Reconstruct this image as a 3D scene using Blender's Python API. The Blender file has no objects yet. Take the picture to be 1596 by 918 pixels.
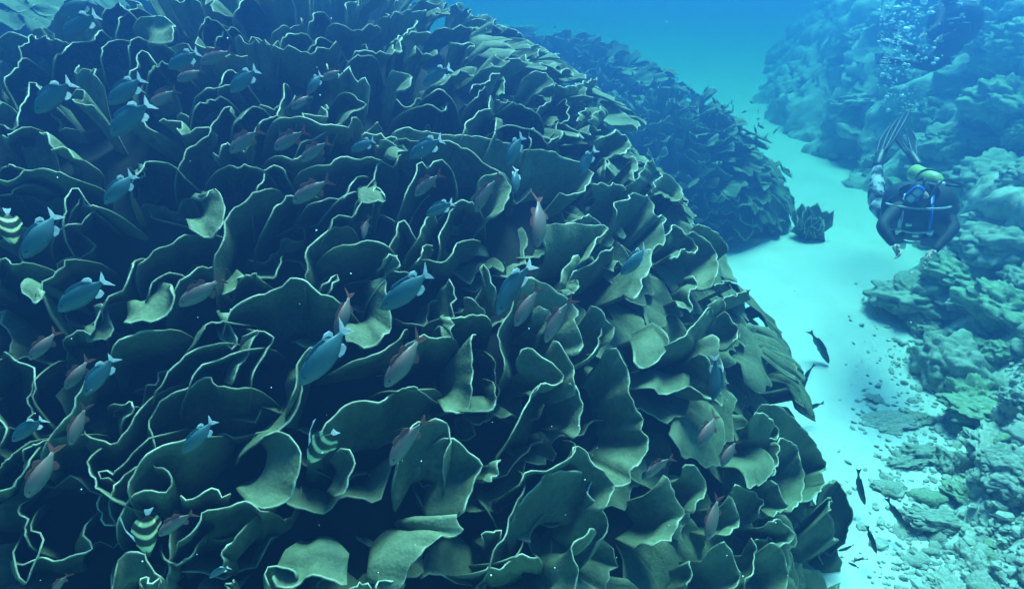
import bpy, bmesh, math, random
import numpy as np
from mathutils import Vector, Matrix, Euler, noise as mnoise

random.seed(7)
RNG = np.random.default_rng(7)
sc = bpy.context.scene
COL = sc.collection

# ------------------------------------------------------------------ camera
CAM = np.array([0.0, 0.0, 4.0])
PITCH = math.radians(28.0)
FPX, CU, CV = 1040.0, 798.0, 459.0          # focal length and centre in photograph pixels
F = np.array([0, math.cos(PITCH), -math.sin(PITCH)])
U = np.array([0, math.sin(PITCH), math.cos(PITCH)])
R = np.array([1.0, 0, 0])
cam_d = bpy.data.cameras.new("camera")
cam = bpy.data.objects.new("camera", cam_d)
COL.objects.link(cam)
cam.location = CAM
cam.rotation_euler = (math.pi / 2 - PITCH, 0, 0)
cam_d.sensor_width = 36
cam_d.lens = FPX / 1596 * 36
cam_d.clip_start = 0.05
cam_d.clip_end = 500
sc.camera = cam

# ------------------------------------------------------------------ light
SUN_EL, SUN_AZ = math.radians(62), math.radians(24)      # azimuth from +Y, clockwise positive
w = bpy.data.worlds.new("World")
sc.world = w
w.use_nodes = True
nt = w.node_tree
bg = nt.nodes["Background"]
sky = nt.nodes.new("ShaderNodeTexSky")
sky.sky_type = 'NISHITA'
sky.sun_disc = False
sky.sun_elevation = SUN_EL
sky.sun_rotation = SUN_AZ
wat = nt.nodes.new("ShaderNodeMix")                        # daylight that has come down through metres of sea water
wat.data_type = 'RGBA'
wat.blend_type = 'MULTIPLY'
wat.inputs[0].default_value = 1.0
wat.inputs[7].default_value = (0.30, 0.75, 0.95, 1)
nt.links.new(sky.outputs[0], wat.inputs[6])
nt.links.new(wat.outputs[2], bg.inputs[0])
bg.inputs[1].default_value = 0.055
sl = bpy.data.lights.new("sun", 'SUN')
sl.energy = 5.0
sl.angle = math.radians(26)
sl.color = (0.56, 0.96, 1.08)
sun = bpy.data.objects.new("sun", sl)
COL.objects.link(sun)
sd = Vector((math.sin(SUN_AZ) * math.cos(SUN_EL), math.cos(SUN_AZ) * math.cos(SUN_EL), math.sin(SUN_EL)))
sun.rotation_euler = sd.to_track_quat('Z', 'Y').to_euler()
sun.location = (0, 0, 30)

vs = sc.view_settings
vs.view_transform = 'Standard'
vs.look = 'None'
vs.exposure = 1.65
vs.gamma = 1
cy = sc.cycles
sc.render.engine = 'CYCLES'
cy.use_denoising = True
try:
    cy.denoiser = 'OPENIMAGEDENOISE'
except Exception:
    pass
cy.max_bounces = 5
cy.diffuse_bounces = 2
cy.glossy_bounces = 2
cy.transmission_bounces = 4
cy.volume_bounces = 0
cy.use_adaptive_sampling = True
cy.adaptive_threshold = 0.02
HAZE_DENSITY = 0.16
HAZE_COLOR = (0.07, 0.24, 0.72, 1)
HAZE_ABS = (0.0, 0.36, 0.78, 1)
HAZE_G = 0.70

# ------------------------------------------------------------------ helpers
def pix(u, v):
    d = F + (u - CU) / FPX * R - (v - CV) / FPX * U
    return d                                             # unit depth along F
def at(u, v, depth):
    return CAM + pix(u, v) * depth
def project(p):
    q = np.asarray(p) - CAM
    d = q @ F
    return CU + FPX * (q @ R) / d, CV - FPX * (q @ U) / d, d

def tag(o, label=None, cat=None, group=None, kind=None):
    if label: o["label"] = label
    if cat: o["category"] = cat
    if group: o["group"] = group
    if kind: o["kind"] = kind
    return o
def empty(name, loc=(0, 0, 0)):
    o = bpy.data.objects.new(name, None)
    o.empty_display_size = 0.1
    o.location = loc
    COL.objects.link(o)
    return o
def link(name, me, mat=None, parent=None):
    if mat is not None and not me.materials:
        me.materials.append(mat)
    o = bpy.data.objects.new(name, me)
    COL.objects.link(o)
    if parent is not None:
        o.parent = parent
    return o
def mesh(name, V, FC, smooth=True):
    me = bpy.data.meshes.new(name)
    me.from_pydata([tuple(map(float, v)) for v in V], [], [tuple(int(i) for i in f) for f in FC])
    if smooth:
        me.polygons.foreach_set("use_smooth", [True] * len(me.polygons))
    me.update()
    return me
def grid_faces(n, m, off=0, flip=False, wrap=False):
    f = []
    for r in range(n - 1):
        for i in range(m if wrap else m - 1):
            j = (i + 1) % m
            q = (off + r * m + i, off + r * m + j, off + (r + 1) * m + j, off + (r + 1) * m + i)
            f.append(q[::-1] if flip else q)
    return f
def nrm(a):
    return a / (np.linalg.norm(a, axis=-1, keepdims=True) + 1e-9)
def tube(pts, rad, seg=8):
    """a capped tube along points; rad number or list"""
    pts = [Vector(p) for p in pts]
    n = len(pts)
    rad = [rad] * n if not hasattr(rad, '__len__') else rad
    V, Fc = [], []
    up = Vector((0.13, 0.31, 0.94))
    for i, p in enumerate(pts):
        t = (pts[min(i + 1, n - 1)] - pts[max(i - 1, 0)]).normalized()
        a = t.cross(up).normalized(); b = t.cross(a)
        for k in range(seg):
            th = 2 * math.pi * k / seg
            V.append(p + (a * math.cos(th) + b * math.sin(th)) * rad[i])
    Fc += grid_faces(n, seg, 0, False, True)
    Fc.append(tuple(range(seg))[::-1]); Fc.append(tuple(range((n - 1) * seg, n * seg)))
    return [np.array(v) for v in V], Fc
class MB:
    def __init__(s): s.V = []; s.F = []
    def add(s, V, Fc):
        o = len(s.V); s.V += list(V); s.F += [tuple(i + o for i in f) for f in Fc]; return s
    def build(s, name, mat, parent=None, smooth=True):
        return link(name, mesh(name, s.V, s.F, smooth), mat, parent)
def tubes(name, mat, parent, *specs, seg=8):
    m = MB()
    for p, r in specs: m.add(*tube(p, r, seg))
    return m.build(name, mat, parent)
def ellipsoid(c, r, rot=None, nu=14, nv=9):
    V = []; 
    for j in range(nv):
        ph = math.pi * (j + 0.02) / (nv - 1 + 0.04)
        for i in range(nu):
            th = 2 * math.pi * i / nu
            v = np.array([r[0] * math.sin(ph) * math.cos(th), r[1] * math.sin(ph) * math.sin(th), r[2] * math.cos(ph)])
            if rot is not None: v = rot @ v
            V.append(v + np.asarray(c))
    Fc = grid_faces(nv, nu, 0, True, True)
    Fc.append(tuple(range(nu))); Fc.append(tuple(range((nv - 1) * nu, nv * nu))[::-1])
    return V, Fc

# ------------------------------------------------------------------ materials
def new_mat(name, rough=0.7, spec=0.2):
    m = bpy.data.materials.new(name); m.use_nodes = True
    n = m.node_tree.nodes; b = n["Principled BSDF"]
    b.inputs["Roughness"].default_value = rough
    b.inputs["Specular IOR Level"].default_value = spec
    return m, m.node_tree, b
def ramp(ntree, stops, interp='LINEAR'):
    r = ntree.nodes.new("ShaderNodeValToRGB")
    r.color_ramp.interpolation = interp
    e = r.color_ramp.elements
    e[0].position, e[0].color = stops[0][0], (*stops[0][1], 1)
    e[1].position, e[1].color = stops[-1][0], (*stops[-1][1], 1)
    for p, c in stops[1:-1]:
        x = e.new(p); x.color = (*c, 1)
    return r
def noise_tex(ntree, scale, detail=4, rough=0.6, coord='Object'):
    tc = ntree.nodes.new("ShaderNodeTexCoord")
    t = ntree.nodes.new("ShaderNodeTexNoise")
    t.inputs["Scale"].default_value = scale
    t.inputs["Detail"].default_value = detail
    t.inputs["Roughness"].default_value = rough
    ntree.links.new(tc.outputs[coord], t.inputs["Vector"])
    return t
def add_bump(ntree, b, src, strength, dist):
    bp = ntree.nodes.new("ShaderNodeBump")
    bp.inputs["Strength"].default_value = strength
    bp.inputs["Distance"].default_value = dist
    ntree.links.new(src, bp.inputs["Height"])
    ntree.links.new(bp.outputs[0], b.inputs["Normal"])
def noisy(name, stops, scale, rough=0.8, bump=0.4, bdist=0.02, spec=0.15, detail=6, coord='Object'):
    m, t, b = new_mat(name, rough, spec)
    nz = noise_tex(t, scale, detail, 0.65, coord)
    r = ramp(t, stops)
    t.links.new(nz.outputs["Fac"], r.inputs[0]); t.links.new(r.outputs[0], b.inputs["Base Color"])
    if bump: add_bump(t, b, nz.outputs["Fac"], bump, bdist)
    return m
def plain(name, c, rough=0.5, spec=0.4):
    m, t, b = new_mat(name, rough, spec)
    nz = noise_tex(t, 18, 3)
    r = ramp(t, [(0.3, tuple(x * 0.8 for x in c)), (0.7, tuple(min(1, x * 1.15) for x in c))])
    t.links.new(nz.outputs["Fac"], r.inputs[0]); t.links.new(r.outputs[0], b.inputs["Base Color"])
    return m

def coral_mat():
    m, t, b = new_mat("coral_plate", 0.75, 0.12)
    at_ = t.nodes.new("ShaderNodeVertexColor"); at_.layer_name = "col"
    sep = t.nodes.new("ShaderNodeSeparateColor"); t.links.new(at_.outputs[0], sep.inputs[0])
    n1 = noise_tex(t, 5.0, 5, 0.6); n2 = noise_tex(t, 45.0, 3, 0.6)
    mix = t.nodes.new("ShaderNodeMath"); mix.operation = 'MULTIPLY_ADD'
    t.links.new(n2.outputs["Fac"], mix.inputs[0]); mix.inputs[1].default_value = 0.5
    t.links.new(n1.outputs["Fac"], mix.inputs[2])
    add = t.nodes.new("ShaderNodeMath"); add.operation = 'ADD'
    t.links.new(mix.outputs[0], add.inputs[0])
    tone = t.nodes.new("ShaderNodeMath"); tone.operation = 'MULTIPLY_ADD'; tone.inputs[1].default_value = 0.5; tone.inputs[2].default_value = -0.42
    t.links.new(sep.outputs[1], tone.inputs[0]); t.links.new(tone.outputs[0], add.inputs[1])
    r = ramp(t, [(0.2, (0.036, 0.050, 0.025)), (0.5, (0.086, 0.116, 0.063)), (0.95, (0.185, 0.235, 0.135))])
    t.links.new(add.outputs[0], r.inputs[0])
    mx = t.nodes.new("ShaderNodeMix"); mx.data_type = 'RGBA'
    mx.inputs[7].default_value = (0.60, 0.63, 0.44, 1)          # pale growing margin of the plate
    t.links.new(sep.outputs[0], mx.inputs[0]); t.links.new(r.outputs[0], mx.inputs[6])
    t.links.new(mx.outputs[2], b.inputs["Base Color"])
    vo = t.nodes.new("ShaderNodeTexVoronoi"); vo.inputs["Scale"].default_value = 70
    tc = t.nodes.new("ShaderNodeTexCoord"); t.links.new(tc.outputs["Object"], vo.inputs["Vector"])
    ad = t.nodes.new("ShaderNodeMath"); ad.operation = 'MULTIPLY_ADD'; ad.inputs[1].default_value = -0.35
    t.links.new(vo.outputs["Distance"], ad.inputs[0]); t.links.new(mix.outputs[0], ad.inputs[2])
    add_bump(t, b, ad.outputs[0], 0.32, 0.012)
    return m
M = {}
M['coral'] = coral_mat()
M['core'] = noisy("coral_core", [(0.3, (0.005, 0.007, 0.005)), (0.7, (0.018, 0.022, 0.014))], 6, 0.9)  # near-black so gaps between plates look shaded; shade put in the colour
M['sand'] = noisy("sand", [(0.25, (0.56, 0.56, 0.54)), (0.5, (0.68, 0.68, 0.66)), (0.8, (0.74, 0.74, 0.72))], 1.6, 0.95, 0.25, 0.03, 0.05, 8)
M['reef'] = noisy("reef_ground", [(0.28, (0.22, 0.25, 0.21)), (0.42, (0.40, 0.43, 0.37)), (0.5, (0.58, 0.59, 0.53)), (0.62, (0.72, 0.72, 0.68))], 2.6, 0.95, 0.9, 0.06, 0.05, 10)
M['rock'] = noisy("reef_rock", [(0.3, (0.22, 0.25, 0.20)), (0.46, (0.36, 0.40, 0.33)), (0.6, (0.46, 0.48, 0.41)), (0.72, (0.66, 0.65, 0.58))], 4.5, 0.95, 0.8, 0.04, 0.05, 9)
M['rock_green'] = noisy("algal_rock", [(0.3, (0.20, 0.26, 0.17)), (0.5, (0.34, 0.43, 0.29)), (0.72, (0.52, 0.56, 0.44))], 6, 0.95, 0.8, 0.03, 0.05, 9)
M['rock_pale'] = noisy("pale_rubble", [(0.3, (0.27, 0.28, 0.24)), (0.5, (0.48, 0.49, 0.43)), (0.7, (0.68, 0.67, 0.6))], 7, 0.95, 0.8, 0.03, 0.05, 9)

# ------------------------------------------------------------------ terrain
def smooth(a, b, x):
    t = min(1, max(0, (x - a) / (b - a))); return t * t * (3 - 2 * t)
EY = [0, 3, 5, 7, 9, 11, 13, 16, 20, 26, 40, 80]
EX = [2.6, 3.1, 4.0, 4.7, 5.8, 6.3, 6.2, 6.2, 7.2, 9.5, 16, 34]
def reef_edge(y): return float(np.interp(y, EY, EX))
def n3(x, y, z=0.0): return mnoise.noise(Vector((x, y, z)))
def sand_h(x, y):
    return 0.10 * n3(x * 0.35, y * 0.35, 3.1) + 0.03 * n3(x * 1.3, y * 1.3, 7.7)
def reef_h(x, y):
    e = reef_edge(y) + 0.55 * n3(x * 0.5, y * 0.7, 1.3) + 0.25 * n3(x * 1.9, y * 1.9, 5.2)
    d = x - e
    far = smooth(4.5, 8.5, y)
    base = -0.25 + smooth(-0.1, 0.7, d) * 0.38 + (0.25 + 0.25 * far) * max(0, d) + far * 1.9 * smooth(0.3, 3.0, d) + far * 1.2 * smooth(2.5, 6, d)
    r = smooth(-0.1, 0.6, d)
    f = mnoise.fractal(Vector((x * 0.75, y * 0.75, 2.0)), 1.0, 2.1, 5)
    v = mnoise.voronoi(Vector((x * 1.6, y * 1.6, 0.4)))[0][0]
    v2 = mnoise.voronoi(Vector((x * 4.3, y * 4.3, 0.9)))[0][0]
    v3 = mnoise.voronoi(Vector((x * 9.1, y * 9.1, 0.2)))[0][0]
    return min(base + r * (0.32 * f + 0.34 * (0.5 - v) + 0.20 * (0.5 - v2) + 0.10 * (0.5 - v3) + 0.10 * mnoise.fractal(Vector((x * 5, y * 5, 1.0)), 0.8, 2.0, 4)), 4.3)
def ground_h(x, y): return max(sand_h(x, y), reef_h(x, y))

def ground_sheet():
    xs = np.concatenate([[-75, -50, -30, -18, -12, -8], np.arange(-5, 9, 0.16), [10, 12, 15, 20, 28, 40, 55, 75]])
    ys = np.concatenate([[-75, -50, -30, -18, -10, -5, -2], np.arange(0, 24, 0.16), [25, 27, 30, 34, 40, 50, 60, 75]])
    V = [(x, y, sand_h(x, y)) for y in ys for x in xs]
    me = mesh("sand_floor", V, grid_faces(len(ys), len(xs)))
    tag(link("sand_floor", me, M['sand']), kind='structure')
    ys = np.concatenate([np.arange(0.6, 8, 0.055), np.arange(8, 14, 0.09), np.arange(14, 30, 0.14), np.arange(30, 72, 1.5)])
    ns = 120
    V = []
    for y in ys:
        e = reef_edge(y) - 0.9
        for k in range(ns):
            s = k / (ns - 1)
            x = e + 8.5 * s ** 1.25 + (0 if s < .999 else 8)
            h = reef_h(x, y); q = Vector((x, y * .9, h * 1.2))
            k2 = smooth(.1, 1.2, x - e) * smooth(5.5, 8.0, y)
            dx = k2 * (0.45 * mnoise.fractal(q * 0.9, 1.0, 2.0, 3) + 0.25 * (0.5 - mnoise.voronoi(q * 1.5)[0][0]) + 0.2 * (0.5 - mnoise.voronoi(q * 4.0)[0][0]) + 0.13 * (0.5 - mnoise.voronoi(q * 8.0)[0][0]) + 0.10 * mnoise.fractal(q * 5, 0.8, 2.0, 3))
            V.append((x - dx, y, h + 0.3 * dx))
    me = mesh("reef_slope", V, grid_faces(len(ys), ns))
    tag(link("reef_slope", me, M['reef']), kind='structure')
ground_sheet()
def drop(u, v, lift=0.0):
    """where the line of sight through a photograph pixel meets the sea floor"""
    d = pix(u, v); t = 2.5; h = 0.04
    while t < 60:
        p = CAM + d * t
        if p[2] < ground_h(p[0], p[1]) + lift: break
        t += h
    return CAM + d * t

# ------------------------------------------------------------------ the cabbage coral colony
MAIN = (np.array([-1.61, 4.78, -1.8]), np.array([4.48, 4.59, 5.6]))
LEFT = (np.array([-7.2, 8.2, -1.8]), np.array([5.2, 4.8, 6.6]))
BACK = (np.array([2.3, 10.4, -0.4]), np.array([2.2, 1.7, 2.3]))
FAR = (np.array([0.3, 12.4, -0.3]), np.array([3.7, 2.3, 2.8]))
def shell(u, v, off, E=MAIN):
    c, r = E; rr = r + off
    o = (CAM - c) / rr; d = pix(u, v) / rr
    A = d @ d; B = o @ d; C = o @ o - 1
    disc = B * B - A * C
    t = (-B - math.sqrt(disc)) / A if disc > 0 else -B / A
    return CAM + pix(u, v) * t
def shell_n(p, E=MAIN):
    c, r = E; return nrm((p - c) / r ** 2)

def catmull(P, n):
    P = np.asarray(P, float)
    if len(P) == 2: P = np.array([P[0], P.mean(0), P[1]])
    Q = np.vstack([2 * P[0] - P[1], P, 2 * P[-1] - P[-2]])
    seg = np.linalg.norm(np.diff(P, axis=0), axis=1); s = np.concatenate([[0], np.cumsum(seg)])
    out = []
    for x in np.linspace(0, s[-1] - 1e-6, n):
        i = min(np.searchsorted(s, x, side='right') - 1, len(P) - 2)
        t = (x - s[i]) / max(seg[i], 1e-6)
        p0, p1, p2, p3 = Q[i], Q[i + 1], Q[i + 2], Q[i + 3]
        out.append(0.5 * (2 * p1 + (p2 - p0) * t + (2 * p0 - 5 * p1 + 4 * p2 - p3) * t * t + (3 * p1 - p0 - 3 * p2 + p3) * t ** 3))
    return np.array(out)
def wig(n, amp, cyc, rng):
    x = np.linspace(0, 1, n); y = np.zeros(n)
    for k in range(4):
        y += np.sin(x * 2 * math.pi * cyc * (k * 0.73 + 1) + rng.uniform(0, 7)) / (1 + k) * rng.uniform(.4, 1)
    return y * amp / 1.5

def blade(P, Q, n_in, rng, bend=0.04, ruffle=0.015, thick=0.008, rimw=0.011, root=0.30, rows=8, tone=None, pleat=0.0, rs=0.85, fade=0):
    """a coral plate: P its free margin, Q the line where it springs from the colony. Returns verts, faces, colours."""
    n = len(P)
    xe = np.minimum(np.linspace(0, 1, n), np.linspace(1, 0, n)) / 0.09
    endk = np.clip(1 - xe, 0, 1) ** 2
    P = P + (Q - P) * (endk * rng.uniform(.05, .2))[:, None]       # the margin turns down towards the base at both ends
    L = np.linalg.norm(P - Q, axis=1).mean() + 1e-6
    a = min(0.3, rimw / L)
    ws = [0, a * 0.8, a * 2.0] + list(np.linspace(a * 2 + 0.06, 1, rows - 3))
    e = nrm(Q - P); s = nrm(np.gradient(P, axis=0))
    fn = nrm(np.cross(s, e))
    x = np.linspace(0, 1, n)
    ruf = wig(n, ruffle, max(1.5, n / 9), rng)
    pl = np.abs(np.sin(x * math.pi * 5.5)) - 0.5 if pleat else 0 * x
    G = []
    vary = np.clip(1 + wig(n, 0.9, max(2, n / 7), rng), 0.35, 2.2)     # the pale margin is wider here, thinner there
    for q_, w0 in enumerate(ws):
        w_ = w0 * (vary if q_ in (1, 2) else np.ones(n))
        off = bend * np.sin(math.pi * np.minimum(1, w_)) + ruf * (1 - w_) ** 1.5 + pleat * pl * (1 - w_ * 0.6)
        G.append(P * (1 - w_)[:, None] + Q * w_[:, None] + fn * off[:, None])
    cen = Q.mean(0)
    G.append(cen + (Q - cen) * rs - n_in * root)
    G = np.array(G); rws = len(G)
    gs = np.gradient(G, axis=1); gr = np.gradient(G, axis=0)
    N = nrm(np.cross(gs, gr))
    th = np.full(rws, thick); th[3:] *= np.linspace(1.2, 2.2, rws - 3)
    A = (G + N * th[:, None, None] / 2).reshape(-1, 3)
    B = (G - N * th[:, None, None] / 2).reshape(-1, 3)
    V = np.vstack([A, B]); o = rws * n
    fc = grid_faces(rws, n) + grid_faces(rws, n, o, True)
    for i in range(n - 1): fc.append((i + 1, i, o + i, o + i + 1))
    for r in range(rws - 1):
        fc.append((r * n, (r + 1) * n, o + (r + 1) * n, o + r * n))
        fc.append(((r + 1) * n + n - 1, r * n + n - 1, o + r * n + n - 1, o + (r + 1) * n + n - 1))
    rim = np.zeros((rws, n)); 
    k = np.clip(0.72 + wig(n, 0.6, 2.3, rng), 0.12, 1) * (1 - 0.7 * endk)
    if fade:
        fr = np.clip(np.minimum(np.arange(n), np.arange(n)[::-1]) / fade - 0.35, 0, 1); k = k * fr
    rim[0] = k; rim[1] = k * 0.9; rim[2] = k * 0.12
    # rim also runs down the two free sides for a little way
    for r in range(2, rws - 2):
        f = max(0, 0.55 - ws[r]) if r < len(ws) and not fade else 0
        rim[r, 0] = max(rim[r, 0], f); rim[r, -1] = max(rim[r, -1], f)
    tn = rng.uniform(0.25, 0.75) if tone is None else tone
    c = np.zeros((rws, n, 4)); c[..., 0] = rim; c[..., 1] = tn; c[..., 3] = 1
    c = c.reshape(-1, 4)
    return V, fc, np.vstack([c, c])
def blade_mesh(name, V, fc, c):
    me = bpy.data.meshes.new(name)
    me.from_pydata(V.tolist(), [], fc)
    me.polygons.foreach_set("use_smooth", np.ones(len(fc), bool))
    ca = me.color_attributes.new("col", 'FLOAT_COLOR', 'POINT')
    ca.data.foreach_set("color", c.ravel().astype(np.float32))
    me.materials.append(M['coral'])
    return me

S = 2.9625
CROP = {'A': (0, 0), 'B': (400, 0), 'C': (800, 0), 'D': (0, 300), 'E': (400, 300), 'F': (800, 300), 'G': (0, 608), 'H': (400, 608), 'I': (800, 608), 'J': (1200, 608)}
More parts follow.
